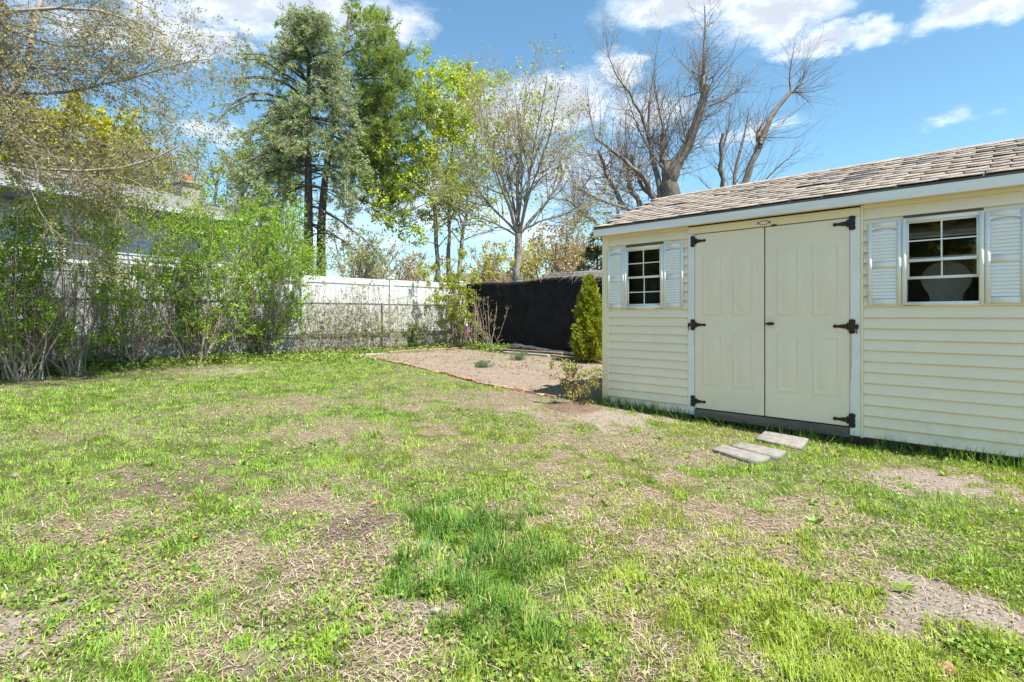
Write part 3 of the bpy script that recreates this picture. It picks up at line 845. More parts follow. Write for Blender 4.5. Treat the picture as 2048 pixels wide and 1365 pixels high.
    # windows
    def window(x0, x1, z0, z1, zmid, raised):
        W = empty('window'); W.parent = S
        fw = .034
        fr = multibox_mesh('window_frame', [(x0, x0 + fw, -.045, .04, z0, z1), (x1 - fw, x1, -.045, .04, z0, z1), (x0 + fw, x1 - fw, -.044, .04, z1 - fw, z1), (x0 + fw, x1 - fw, -.047, .04, z0, z0 + fw * .9)], M['shutter'])
        link('window_frame', fr, W)
        a, b = x0 + fw, x1 - fw; mw = .011

        def sash(nm, s0, s1, zs, rows, y, bot=.026):
            sw = .016; bx = [(a, a + sw, y, y + .016, s0, s1), (b - sw, b, y, y + .016, s0, s1), (a + sw, b - sw, y - .001, y + .016, s1 - sw, s1), (a + sw, b - sw, y - .001, y + .016, s0, s0 + bot)]
            sh = link(nm, multibox_mesh(nm, bx, M['shutter']), W)
            cx = (a + b) / 2
            zz = [s0 + bot] + zs + [s1 - sw]
            box('muntin', cx - mw / 2, cx + mw / 2, y + .001, y + .014, zz[0], zz[-1], M['shutter'], sh)
            for q in zs:
                box('muntin', a + sw, cx - mw / 2, y + .002, y + .013, q - mw / 2, q + mw / 2, M['shutter'], sh)
                box('muntin', cx + mw / 2, b - sw, y + .002, y + .013, q - mw / 2, q + mw / 2, M['shutter'], sh)
            for r in range(len(zz) - 1):
                for (p0, p1) in ((a + sw, cx - mw / 2), (cx + mw / 2, b - sw)):
                    lo = zz[r] + (mw / 2 if r > 0 else 0); hi = zz[r + 1] - (mw / 2 if r < len(zz) - 2 else 0)
                    q = raw_mesh('pane', [(p0, y + .007, lo), (p1, y + .007, lo), (p1, y + .007, hi), (p0, y + .007, hi)], [np.array([[0, 1, 2, 3]])], M['glass'])
                    link('pane', q, sh)
        up = (zmid + z1 - fw) / 2
        sash('upper_sash', zmid - .013, z1 - fw, [up], 2, -.030)
        if raised: sash('lower_sash', 1.578, 1.578 + (zmid - z0 - .02), [1.578 + .19], 2, -.010, .024)
        else: sash('lower_sash', z0 + fw * .9, zmid + .012, [(z0 + zmid + .02) / 2], 2, -.010)
        return W

    def shutter(x0, x1, z0, z1, single):
        sh = empty('shutter'); sh.parent = S
        sw = .036; zm = (z0 + z1) / 2 - .012
        bx = [(x0, x0 + sw, -.042, -.022, z0, z1), (x1 - sw, x1, -.042, -.022, z0, z1), (x0 + sw, x1 - sw, -.041, -.022, z0, z0 + .055), (x0 + sw, x1 - sw, -.041, -.022, zm - .03, zm + .03), (x0 + sw, x1 - sw, -.0405, -.022, z1 - .045, z1),
              (x0 + sw, x1 - sw, -.030, -.022, z0 + .055, z1 - .045)]
        link('shutter_frame', multibox_mesh('shutter_frame', bx, M['shutter']), sh)
        # arched top piece
        c = (x0 + x1) / 2; hw = (x1 - x0) / 2 - sw
        arch = [(x0 + sw, z1 - .0455), (x1 - sw, z1 - .0455)] + [(c + hw * math.cos(t), z1 - .0455 - .030 + .022 * math.sin(t)) for t in np.linspace(0, math.pi, 9)]
        link('arch_rail', prism_mesh('arch_rail', arch, -.040, -.0305, M['shutter'], 'xz'), sh)
        prof = [(-.031, .0), (-.039, .002), (-.0385, .006), (-.031, .030)]
        me = prism_mesh('slat', prof, x0 + sw + .001, x1 - sw - .001, M['shutter'], 'yz')
        for lo, hi in ((z0 + .058, zm - .031), (zm + .033, z1 - .085)):
            nn = int(round((hi - lo) / .0315))
            for i in range(nn): link('slat', me, sh, (0, 0, lo + i * (hi - lo) / nn))
    window(.318, .864, 1.345, 2.12, 1.735, False)
    window(3.254, 3.823, 1.343, 2.13, 1.745, True)
    for a_, b_ in ((.063, .315), (.868, 1.128), (2.987, 3.250), (3.827, 4.085)): shutter(a_, b_, 1.350, 2.117, True)

    # roof
    ex0, ex1 = -.085, LEN + .085; EY, EZ, RY, RZ_ = -.12, 2.405, 1.433, 3.021
    sl = math.hypot(RY - EY, RZ_ - EZ); ang = math.atan2(RZ_ - EZ, RY - EY)
    ty, tz = math.cos(ang), math.sin(ang)
    th = .035
    prof = [(EY, EZ), (RY, RZ_), (2 * RY - EY, EZ), (2 * RY - EY, EZ - th), (RY, RZ_ - th), (EY, EZ - th)]
    roof = link('roof', prism_mesh('roof', prof, ex0, ex1, M['shingle_dark'], 'yz'), S)
    box('fascia', ex0 - .004, ex1 + .004, EY - .022, EY - .001, 2.293, EZ - .022, M['fascia'], S, .003)
    box('drip_edge', ex0, ex1, EY - .024, EY - .001, EZ - .0215, EZ - .004, M['dark_wood'], S)
    box('fascia', ex0 - .004, ex1 + .004, 2 * RY - EY + .001, 2 * RY - EY + .022, 2.293, EZ - .022, M['fascia'], S)
    box('soffit', ex0, ex1, EY, -.030, 2.2995, 2.310, M['trim_cream'], S)
    box('frieze_strip', .082, 1.184, -.029, -.001, 2.263, 2.299, M['trim_cream'], S)
    box('frieze_strip', 2.953, LEN - .082, -.029, -.001, 2.263, 2.299, M['trim_cream'], S)
    for xx in (ex0, ex1):
        rake = [(EY, EZ - .036), (RY, RZ_ - .036), (2 * RY - EY, EZ - .036), (2 * RY - EY, EZ - .13), (RY, RZ_ - .13), (EY, EZ - .13)]
        x_a, x_b = (ex0 - .003, ex0 + .017) if xx == ex0 else (ex1 - .017, ex1 + .003)
        link('rake_board', prism_mesh('rake_board', rake, x_a, x_b, M['fascia'], 'yz'), S)
    # shingles: each tab its own piece, a few meshes shared
    rng = np.random.default_rng(8); expo = .1285; TW = .303; ncourse = 13
    varm = []
    for v in range(9):
        nx, ny = 4, 3; xs = np.linspace(0, TW - rng.uniform(.004, .016), nx); ys = np.linspace(-.006, expo + .045, ny)
        X, Y = np.meshgrid(xs, ys); curl = [0, .001, .002, .003, .005, .008, .003, .013, .024][v]
        Zt = .008 + .012 * (1 - (Y + .006) / (expo + .051)) + curl * (1 - (Y / expo).clip(0, 1)) * (np.abs(X / TW - rng.uniform(.1, .9)) * 1.3)
        Zt += rng.normal(size=X.shape) * .0009
        Y = Y + (Y < 0) * rng.normal(size=X.shape) * .004
        top = np.stack([X, Y, Zt], -1).reshape(-1, 3); bot = np.stack([X, Y, Zt - .0065], -1).reshape(-1, 3)
        nn = nx * ny; q = []
        for j in range(ny - 1):
            for i in range(nx - 1):
                a_ = j * nx + i; q.append([a_, a_ + 1, a_ + nx + 1, a_ + nx]); q.append([a_ + nn, a_ + nx + nn, a_ + nx + 1 + nn, a_ + 1 + nn])
        per = [i for i in range(nx)] + [nx * 2 - 1, nx * 3 - 1] + [nx * 3 - 2 - i for i in range(nx - 1)] + [nx]
        for i in range(len(per)):
            a_, b_ = per[i], per[(i + 1) % len(per)]; q.append([a_, a_ + nn, b_ + nn, b_])
        varm.append(raw_mesh('shingle', np.concatenate([top, bot]), [np.array(q)], M['shingle']))
    slip = varm[3].copy(); slip.materials.clear(); slip.materials.append(M['shingle_dark'])
    for c in range(ncourse):
        off = -(c % 2) * TW * .5 + rng.uniform(-.012, .012)
        x = ex0 - .008 + off
        while x < ex1 - .02:
            me = varm[min(8, int(abs(rng.normal()) * 2.9))]
            d0 = c * expo + rng.normal() * .004
            extra = rng.normal() * .002
            xx = max(x, ex0 - .01); 
            if c in (5, 6, 8, 9) and rng.random() < .12: me = slip; d0 -= rng.uniform(.0, .05)
            if rng.random() < .02 and 1 < c < 12: x += TW; continue
            if x + TW * .5 > ex0 and x + TW < ex1 + .16:
                o = link('shingle', me, roof, (x, EY + d0 * ty, EZ + d0 * tz + .001))
                o.rotation_euler = (ang, 0, rng.normal() * .005 + extra)
            x += TW
    xcap = ex0
    cap = raw_mesh('ridge_cap', [(0, -.12, -.048), (.29, -.12, -.044), (.29, 0, .006), (0, 0, .002), (.29, .12, -.044), (0, .12, -.048),
                                 (0, -.12, -.056), (.29, -.12, -.052), (.29, .12, -.052), (0, .12, -.056)],
                   [np.array([[0, 1, 2, 3], [3, 2, 4, 5], [6, 0, 5, 9], [1, 7, 8, 4], [6, 7, 1, 0], [5, 4, 8, 9]])], M['shingle'])
    while xcap < ex1 - .1:
        link('ridge_cap', cap, roof, (xcap, RY, RZ_ + .018 + rng.normal() * .002)); xcap += .235

    # grey board leaning inside, seen through the open right window
    pts = []
    cx = 3.535
    for t in np.linspace(-.52, math.pi + .52, 22): pts.append((cx + .185 * math.cos(t), 1.585 + .165 * math.sin(t)))
    pts += [(cx - .13, 1.46), (cx - .118, 1.40), (cx - .135, 1.36), (cx - .20, 1.27), (cx - .24, 1.1), (cx - .24, .142), (cx + .24, .142), (cx + .24, 1.1), (cx + .20, 1.27), (cx + .135, 1.36), (cx + .118, 1.40), (cx + .13, 1.46)]
    me = prism_mesh('shaped_board', pts, -.02, .02, M['grey_board'], 'xz')
    p = SO + NV * .32
    o = link('shaped_board', me, None, (p[0], p[1], 0), (0, 0, RZ))
    tag(o, 'grey speckled round topped board standing inside behind the open shed window', 'board')


build_shed()


# ------------------------------------------------------------------ pavers, bricks, timbers, log
def quad_slab(name, corners_px, h, mat, label, cat, group=None):
    pts = [G(*c) for c in corners_px]
    c = np.mean(pts, 0)
    a = pts[1] - pts[0]; b = pts[3] - pts[0]
    ln = (np.linalg.norm(a) + np.linalg.norm(pts[2] - pts[3])) / 2; wd = (np.linalg.norm(b) + np.linalg.norm(pts[2] - pts[1])) / 2
    rz = math.atan2(a[1], a[0])
    o = link(name, box_mesh(name, -ln / 2, ln / 2, -wd / 2, wd / 2, -.03, h, mat, .006), None, c, (0, 0, rz))
    tag(o, label, cat, group); return o, ln, wd


def build_small():
    # three pavers in front of the doors
    for cs, lab in ((PAVERS[0], 'grey concrete paver nearest the shed doors'), (PAVERS[1], 'narrow grey concrete paver in the middle of the three'),
                    (PAVERS[2], 'grey concrete paver farthest from the shed, beside the middle one')):
        c = cs.mean(0); z = float(terrain(*c)) + .004
        q = cs - c; sh = lambda f, h: [(a[0] * f, a[1] * f, h) for a in q]
        V = sh(1, -.02) + sh(1, .026) + sh(.97, .031)
        Fq = [[3, 2, 1, 0], [8, 9, 10, 11]] + [[r + e, r + (e + 1) % 4, r + 4 + (e + 1) % 4, r + 4 + e] for r in (0, 4) for e in range(4)]
        me = raw_mesh('paver', V, [np.array(Fq)], M['concrete']); bm = bmesh.new(); bm.from_mesh(me); bmesh.ops.recalc_face_normals(bm, faces=list(bm.faces)); bm.to_mesh(me); bm.free()
        o = link('paver', me, None, (c[0], c[1], z), (.012, -.015, 0)); tag(o, lab, 'paver', 'pavers in front of the shed')
    # brick edging
    rng = np.random.default_rng(5)
    be = empty('brick_edging', (BED_FRONT[0][0], BED_FRONT[0][1], float(terrain(*BED_FRONT[0]))))
    tag(be, 'row of weathered red bricks edging the garden bed', 'edging')
    me = [box_mesh('brick', -.098, .098, -.028, .028, -.06, .030 + q, M['brick'], .006) for q in (0, .006, -.006)]
    path = resample(np.c_[BED_FRONT, np.zeros(len(BED_FRONT))], 400)[:, :2]
    t = np.r_[0, np.cumsum(np.hypot(*np.diff(path, axis=0).T))]
    q = .1; o0 = np.array(be.location)
    while q < t[-1]:
        x = np.interp(q, t, path[:, 0]); y = np.interp(q, t, path[:, 1])
        x2 = np.interp(q + .05, t, path[:, 0]); y2 = np.interp(q + .05, t, path[:, 1])
        rz = math.atan2(y2 - y, x2 - x) if q < t[-1] - .06 else rz
        b = link('brick', me[rng.integers(3)], be, (x - o0[0] + rng.normal() * .008, y - o0[1] + rng.normal() * .008, float(terrain(x, y)) - o0[2] + .006 + rng.normal() * .006),
                 (rng.normal() * .16, rng.normal() * .05, rz + rng.normal() * .07))
        q += .208
    # timbers along the back of the bed
    def plank(name, a, b, w, h, mat, label, lift=0., grp=None, sag=0):
        a = np.array([a[0], a[1], float(terrain(a[0], a[1]))]); b = np.array([b[0], b[1], float(terrain(b[0], b[1]))])
        d = b - a; L_ = np.linalg.norm(d[:2])
        o = link(name, box_mesh(name, 0, L_, -w / 2, w / 2, -.02, h, mat, .008), None, (a[0], a[1], a[2] + lift), (0, -math.atan2(d[2], L_), math.atan2(d[1], d[0])))
        tag(o, label, 'timber', grp)
    plank('edging_timber', G(704, 714), G(775, 710), .07, .05, M['timber_grey'], 'pale grey timber at the far left tip of the garden bed')
    plank('edging_timber', G(777, 710), G(852, 704), .08, .08, M['timber'], 'brown timber edging the back of the bed below the white fence')
    plank('edging_timber', G(856, 704), G(935, 699), .08, .07, M['timber'], 'brown timber edging the back of the bed near the fence corner')
    plank('edging_timber', UN(9.7, 9.75), UN(8.3, 9.8), .10, .06, M['timber_grey'], 'grey plank lying in front of the charred log')
    plank('edging_timber', UN(8.2, 9.78), UN(6.9, 9.72), .10, .07, M['timber'], 'brown plank lying right of the charred log')
    plank('edging_timber', UN(6.8, 9.62), UN(5.4, 9.55), .10, .06, M['timber'], 'brown plank at the foot of the conical evergreen')
    a = UN(10.55, 9.95); b = UN(8.1, 10.05)
    plank('board', a, b, .05, .085, M['timber'], 'reddish brown board on edge in front of the charred log', .02)
    # charred log
    rg = np.random.default_rng(2); n = 16; A = UN(10.1, 10.25); B = UN(7.2, 10.1); k = 12
    ts = np.linspace(0, 1, n); V = []
    for i, tt in enumerate(ts):
        c = A * (1 - tt) + B * tt + NV * .03 * math.sin(tt * 7); r = (.105 + .02 * math.sin(tt * 5 + 1)) * (1 - .3 * tt) * (.6 if i in (0, n - 1) else 1)
        z = float(terrain(*c)) + r * .8
        for j in range(k):
            a_ = j / k * 2 * math.pi; rr = r * (1 + rg.normal() * .13)
            V.append((c[0] + NV[0] * rr * math.cos(a_), c[1] + NV[1] * rr * math.cos(a_), z + rr * math.sin(a_)))
    q = []
    for i in range(n - 1):
        for j in range(k): q.append([i * k + j, i * k + (j + 1) % k, (i + 1) * k + (j + 1) % k, (i + 1) * k + j])
    V.append(tuple(np.mean(V[:k], 0))); V.append(tuple(np.mean(V[(n - 1) * k:n * k], 0)))
    tr = [[len(V) - 2, (j + 1) % k, j] for j in range(k)] + [[len(V) - 1, (n - 1) * k + j, (n - 1) * k + (j + 1) % k] for j in range(k)]
    tag(link('log', raw_mesh('log', V, [np.array(q), np.array(tr)], M['char'], smooth=True)), 'blackened grey log lying at the foot of the black screen fence', 'log')
    # mulch ring under the rose
    g = G(1150, 818); nn = 26; rr = np.linspace(0, 1, 9); V = []; 
    for r in rr:
        for j in range(nn):
            a_ = j / nn * 2 * math.pi; x = g[0] + .36 * r * math.cos(a_) * (1 + .12 * math.sin(3 * a_)); y = g[1] + .30 * r * math.sin(a_)
            V.append((x, y, float(zg(x, y)) + .055 * (1 - r ** 2) - .012 * (r > .98) + rg.normal() * .010))
    q = [[i * nn + j, i * nn + (j + 1) % nn, (i + 1) * nn + (j + 1) % nn, (i + 1) * nn + j] for i in range(8) for j in range(nn)]
    tag(link('mulch', raw_mesh('mulch', V, [np.array(q)], M['mulch'], smooth=True)), 'low mound of dark brown mulch under the rose bush', 'mulch', kind='stuff')
    # pebbles, dead leaves, dandelion heads
    for px, s in (((872, 1228), .022), ((1740, 990), .014), ((30, 955), .03), ((365, 918), .014), ((1895, 1340), .03)):
        gg = G(*px); bm = bmesh.new(); bmesh.ops.create_icosphere(bm, subdivisions=2, radius=s)
        for v in bm.verts: v.co = Vector((v.co.x * 1.25, v.co.y * .9, v.co.z * .6)) * (1 + rg.normal() * .07)
        m_ = bpy.data.meshes.new('stone'); bm.to_mesh(m_); bm.free(); m_.materials.append(M['brick'] if px[0] == 1895 else M['bed_soil'] if px[0] == 30 else M['pebble'])
        o = link('stone', m_, None, (gg[0], gg[1], float(zg(gg[0], gg[1])) + s * .3), (0, 0, rg.uniform(0, 6)))
        tag(o, {872: 'small grey stone on bare soil beside the dark lush grass', 1740: 'small pale stone in front of the bare patch by the shed', 30: 'flat tan stone in the grass near the left edge', 365: 'small pale stone beside the dark soil patch on the left', 1895: 'small reddish brick fragment on bare soil at lower right'}[px[0]], 'stone', 'small stones on the lawn')
    for px in ((390, 1085), (300, 1215), (650, 978), (750, 1015), (210, 1090)):
        gg = G(*px); s = rg.uniform(.016, .024)
        V = [(-s, 0, .004), (-.3 * s, .55 * s, .014), (.5 * s, .4 * s, .012), (1.1 * s, 0, .006), (.5 * s, -.42 * s, .018), (-.3 * s, -.5 * s, .016), (.1 * s, 0, .001)]
        tr = [[6, 0, 5], [6, 1, 0], [6, 2, 1], [6, 3, 2], [6, 4, 3], [6, 5, 4]]
        o = link('fallen_leaf', raw_mesh('fallen_leaf', V, [np.array(tr)], M['dead_leaf']), None, (gg[0], gg[1], float(zg(gg[0], gg[1])) + .012), (rg.normal() * .25, rg.normal() * .25, rg.uniform(0, 6)))
        tag(o, {390: 'orange brown fallen leaf on the lawn, middle of the left half', 300: 'curled pinkish brown fallen leaf lower left on the lawn', 650: 'brown fallen leaf beside the bright tuft left of centre', 750: 'orange fallen leaf beside the dark soil hole', 210: 'tan fallen leaf near the left bare soil'}[px[0]], 'leaf', 'fallen leaves on the lawn')


build_small()

# ------------------------------------------------------------------ fences
FU = 12.6                                     # the white fence stands on this line; the black screen crosses it at n = 10.75


def on_line(p0, d, s): return p0 + d * s


def build_fences():
    # white vinyl privacy fence
    p0 = UN(FU, 10.9); d = -NV; ang = math.atan2(d[1], d[0]); L_ = 14.6
    base = float(terrain(*p0))
    Fn = empty('vinyl_fence', (p0[0], p0[1], 0), ang)
    tag(Fn, 'white vinyl privacy fence behind the hedge and the chain link', 'fence')
    zt = .352; Hh = 1.865
    zq = lambda s: float(terrain(*(p0 + d * s)))
    nb = int(L_ / 2.44) + 1
    bm_ = box_mesh('board', 0, .148, -.012, .012, .06, Hh - .14, M['vinyl'], .004)
    rail_t = box_mesh('top_rail', 0, 2.31, -.026, .026, Hh - .15, Hh, M['vinyl'], .006)
    rail_b = box_mesh('bottom_rail', 0, 2.31, -.026, .026, .05, .19, M['vinyl'], .006)
    rail_m = box_mesh('middle_rail', 0, 2.31, .013, .030, .47, .56, M['vinyl'], .004)
    post = box_mesh('post', -.065, .065, -.065, .065, -.1, Hh + .03, M['vinyl'], .008)
    capm = raw_mesh('post_cap', [(-.078, -.078, 0), (.078, -.078, 0), (.078, .078, 0), (-.078, .078, 0), (-.078, -.078, .025), (.078, -.078, .025), (.078, .078, .025), (-.078, .078, .025), (0, 0, .07)],
                    [np.array([[3, 2, 1, 0], [0, 1, 5, 4], [1, 2, 6, 5], [2, 3, 7, 6], [3, 0, 4, 7]]), np.array([[4, 5, 8], [5, 6, 8], [6, 7, 8], [7, 4, 8]])], M['vinyl'])
    for b in range(nb):
        s = .13 + b * 2.44; z = zq(s)
        pp = link('post', post, Fn, (s, 0, z)); link('post_cap', capm, pp, (0, 0, Hh + .032))
        if b == nb - 1: break
        link('top_rail', rail_t, Fn, (s + .065, 0, z)); link('bottom_rail', rail_b, Fn, (s + .065, 0, z)); link('middle_rail', rail_m, Fn, (s + .065, 0, z))
        for k in range(15): link('board', bm_, Fn, (s + .07 + k * .1535, 0, z))
    # chain link fence in front of it
    q0 = UN(FU - .42, 10.55); Lc = 14.0
    C = empty('chain_link_fence', (q0[0], q0[1], 0), ang)
    tag(C, 'rusty dark chain link fence overgrown with vines', 'fence')
    zc = lambda s: float(terrain(*(q0 + d * s)))
    w = Wood(); z0 = zc(3.)
    for i in range(12):
        a, b = i * Lc / 12, (i + 1) * Lc / 12
        w.add([(a, 0, zc(a) + 1.215), (b, 0, zc(b) + 1.215)], [.021, .021], 6)
    w.build('top_rail', M['galv'], C)
    for s in np.arange(0.02, Lc, 2.75):
        w = Wood(); w.add([(s, 0, zc(s) - .05), (s, 0, zc(s) + 1.25)], [.028, .028], 8); w.build('post', M['galv'], C)
    w = Wood(); H_ = 1.20; st = .062
    A = []; 
    for s in np.arange(-H_, Lc, st):
        for sg in (1, -1):
            a = (s, 0.0) if sg > 0 else (s + H_, 0.0); b = (s + H_, H_) if sg > 0 else (s, H_)
            # clip to the fence length
            (x0, y0), (x1, y1) = a, b
            t0, t1 = 0., 1.
            for lim, sgn in ((0., 1), (Lc, -1)):
                f0 = sgn * (x0 - lim); f1 = sgn * (x1 - lim)
                if f0 < 0 and f1 < 0: t0 = 1; t1 = 0
                elif f0 < 0: t0 = max(t0, f0 / (f0 - f1))
                elif f1 < 0: t1 = min(t1, f0 / (f0 - f1))
            if t1 <= t0: continue
            pa = (x0 + (x1 - x0) * t0, y0 + (y1 - y0) * t0); pb = (x0 + (x1 - x0) * t1, y0 + (y1 - y0) * t1)
            A.append([(pa[0], sg * .002, zc(pa[0]) + .01 + pa[1]), (pb[0], sg * .002, zc(pb[0]) + .01 + pb[1])])
    A = np.array(A); w.add(A, np.full(A.shape[:2], .0024), 3)
    wm = w.build('wire_mesh', M['galv'], C); wm['kind'] = 'stuff'

    # black fabric screen fence
    r0 = UN(FU - .35, 10.72); dirb = nrm(AV * .994 - NV * .075); angb = math.atan2(dirb[1], dirb[0]); Lb = 12.5
    B = empty('screen_fence', (r0[0], r0[1], 0), angb)
    tag(B, 'black mesh fabric privacy screen on posts behind the garden bed', 'fence')
    zb = lambda s: float(terrain(*(r0 + dirb * s)))
    ns, nz = 180, 26; s = np.linspace(0, Lb, ns); h = np.linspace(0, 1, nz); Sg, Hg = np.meshgrid(s, h)
    zz = np.array([zb(q) for q in s])[None] + .01 + Hg * (1.83 + .02 * np.sin(Sg * 2.1) + .05 * Sg / 5 * (Sg < 8))
    yy = .018 * np.sin(Sg * 2.3 + 1) * np.sin(Hg * 3) + .012 * np.sin(Sg * 6 + Hg * 4) + (fbm(Sg, Hg * 2, 1.5, 3) - .5) * .05
    Vf = np.stack([Sg, yy, zz], -1).reshape(-1, 3); Vb = Vf + np.array([0, .004, 0])
    idx = np.arange(ns * nz).reshape(nz, ns); q = np.stack([idx[:-1, :-1], idx[:-1, 1:], idx[1:, 1:], idx[1:, :-1]], -1).reshape(-1, 4)
    top = np.stack([idx[-1, :-1], idx[-1, 1:], idx[-1, 1:] + ns * nz, idx[-1, :-1] + ns * nz], -1)
    link('screen_fabric', raw_mesh('screen_fabric', np.concatenate([Vf, Vb]), [q, q[:, ::-1] + ns * nz, top], M['screen'], smooth=True), B)
    for q_ in np.arange(0.0, Lb, 2.45):
        w = Wood(); w.add([(q_, .06, zb(q_) - .05), (q_, .06, zb(q_) + 1.86)], [.025, .025], 8); w.build('post', M['galv'], B)
    w = Wood(); w.add([(-.12, -.06, zb(0) - .05), (-.12, -.06, zb(0) + 1.42)], [.03, .03], 8); w.build('corner_post', M['galv'], B)
    # dried vine fringe along the top of the screen
    rng = np.random.default_rng(33); N_ = 1000
    sx = np.clip(rng.beta(4.0, 1.2, N_) * 7.4, .2, 7.4); zt_ = np.interp(sx, s, zz[-1])
    p = np.stack([sx, rng.normal(size=N_) * .05, zt_ + rng.normal(size=N_) * .025 * np.clip(sx / 4, .3, 1.5)], -1)
    dd = rng.normal(size=(N_, 3)) * np.array([1, .5, .45]); dd = nrm(dd); ln = rng.uniform(.04, .22, N_)[:, None] * (.5 + sx[:, None] / 7)
    mid = p + dd * ln * .5 + np.array([0, 0, .015]); e = p + dd * ln - np.array([0, 0, .02])
    w = Wood(); w.add(np.stack([p, mid, e], 1), np.tile([.004, .0035, .002], (N_, 1)), 3)
    me = w.build('dried_vine', M['bark_tan'], None)
    me.location = (r0[0], r0[1], 0); me.rotation_euler = (0, 0, angb)
    tag(me, 'tangled tan dried vine along the top of the black screen', 'dried vine', kind='stuff')


build_fences()


# ------------------------------------------------------------------ neighbouring houses
def build_houses():
    dirh = nrm(np.array([641. / 1100, 1.])); ang = math.atan2(dirh[1], dirh[0])
    e = np.array([(342 - 1024) / F * 15.5, 15.5]); z_e = CH + (HOR - 417) / F * 15.5     # eave right end
    end = e + dirh * 2.6
    # local x runs backwards from the right end (towards the left of the picture), local y to the house interior
    Hs = empty('house', (end[0], end[1], 0), ang)
    tag(Hs, 'grey clapboard house with pale roof and stone chimney beyond the fence', 'house')
    L_ = 15.0; dep = 7.4; wall_y = .45
    zb = .3
    wl = box('wall', -L_, -.35, wall_y, dep - .4, zb - .4, z_e - .1, M['house_siding'], Hs)
    hgt = .125; me = prism_mesh('clapboard', [(0, 0), (-.034, 0), (-.034, .014), (-.008, hgt + .006), (0, hgt + .006)], 0, L_ - .36, M['house_siding'], 'yz')
    for k in range(int((z_e - .2 - zb) / hgt)): link('clapboard', me, wl, (-L_, wall_y - .001, zb + k * hgt))
    rise = 1.2; ry = 3.5
    prof = [(-.05, z_e), (ry, z_e + rise), (2 * ry + .05, z_e), (2 * ry + .05, z_e - .09), (ry, z_e + rise - .1), (-.05, z_e - .09)]
    rf = link('roof', prism_mesh('roof', prof, -L_ - .3, 0, M['house_roof'], 'yz'), Hs)
    # shingle courses as thin laps
    sl = math.hypot(ry, rise); a = math.atan2(rise, ry); lap = box_mesh('shingle_course', -L_ - .32, .02, 0, .22, 0, .012, M['house_roof'])
    for k in range(16): 
        o = link('shingle_course', lap, rf, (0, -.05 + k * .222 * math.cos(a), z_e + .002 + k * .222 * math.sin(a))); o.rotation_euler = (a - .03, 0, 0)
    gpr = prism_mesh('gable', [(wall_y, z_e - .101), (dep - .4, z_e - .101), (ry, z_e + rise - .12)], -.60, -.352, M['house_siding'], 'yz'); link('gable', gpr, Hs)
    box('gutter', -L_ - .3, 0, -.17, -.052, z_e - .14, z_e - .015, M['house_siding'], Hs, .01)
    box('painted_eave_shade', -L_ - .2, -.36, -.04, wall_y - .03, z_e - .32, z_e - .10, M['gutter'], Hs)  # dark box stands in for the shadow band below the eave
    box('low_beam', -L_, -9.4, -.25, wall_y - .04, 2.35, 2.52, M['gutter'], Hs)
    for x0, x1, z0, z1 in ((-11.8, -10.9, 2.75, 3.75), (-5.0, -4.1, 2.6, 3.6), (-8.1, -7.3, 2.7, 3.65)):
        w = box('window', x0, x1, wall_y - .06, wall_y - .036, z0, z1, M['white_trim'], Hs)
        box('pane', x0 + .09, x1 - .09, wall_y - .066, wall_y - .061, z0 + .09, z1 - .09, M['gutter'], w); box('sash_rail', x0 + .09, x1 - .09, wall_y - .072, wall_y - .067, (z0 + z1) / 2 - .03, (z0 + z1) / 2 + .03, M['white_trim'], w)
    box('downpipe', -10.75, -10.66, wall_y - .10, wall_y - .036, .2, z_e - .33, M['white_trim'], Hs)
    # chimney
    ch = box('chimney', -.85, -.22, 2.6, 3.2, z_e - .2, z_e + 1.42, M['chimney'], Hs, .02)
    box('chimney_cap', -.93, -.14, 2.52, 3.28, z_e + 1.423, z_e + 1.50, M['chimney'], ch, .015)
    box('flue', -.68, -.40, 2.76, 3.04, z_e + 1.503, z_e + 1.74, M['clay'], ch, .02)

    # low dark roofed outbuilding beyond the black screen
    c = P(1185, 560, 19.0)
    O = empty('outbuilding', (c[0], c[1], 0), math.radians(-38))
    tag(O, 'low outbuilding with dark weathered shingle roof beyond the black screen', 'outbuilding')
    zt = CH + (HOR - 541) / F * 19
    box('wall', -1.6, 3.2, -1.2, 1.4, 0, zt - .75, M['timber_grey'], O)
    r = link('roof', prism_mesh('roof', [(-1.45, zt - .78), (.1, zt), (1.65, zt - .78), (1.65, zt - .86), (.1, zt - .08), (-1.45, zt - .86)], -1.8, 3.4, M['shingle_dark'], 'yz'), O)
    aa = math.atan2(.78, 1.55); lm = box_mesh('shingle_course', -1.82, 3.42, 0, .17, 0, .016, M['shingle_dark'])
    for k in range(10):
        o = link('shingle_course', lm, r, (0, -1.46 + k * .172 * math.cos(aa), zt - .778 + k * .172 * math.sin(aa))); o.rotation_euler = (aa - .05, 0, 0)
    # far white house seen through the branches
    c = P(985, 545, 55.)
    O = empty('far_house', (c[0], c[1], 0), .3)
    tag(O, 'distant white gabled house glimpsed beneath the trees', 'house')
    zt = CH + (HOR - 548) / F * 55
    box('wall', -4, 4, -3, 3, 0, zt - 1.6, M['white_trim'], O)
    link('roof', prism_mesh('roof', [(-3.4, zt - 1.7), (0, zt), (3.4, zt - 1.7), (3.4, zt - 1.85), (0, zt - .15), (-3.4, zt - 1.85)], -4.3, 4.3, M['shingle_dark'], 'yz'), O)


build_houses()

# ------------------------------------------------------------------ trees
def gz(p): return float(terrain(p[0], p[1]))


def base_at(px, Z):
    p = P(px, HOR, Z); return np.array([p[0], p[1], gz(p)])


def start_tree(name, base, label, cat='tree', group=None):
    o = empty(name, tuple(base)); tag(o, label, cat, group); return o


def local(o, A): return A - np.array(o.location)


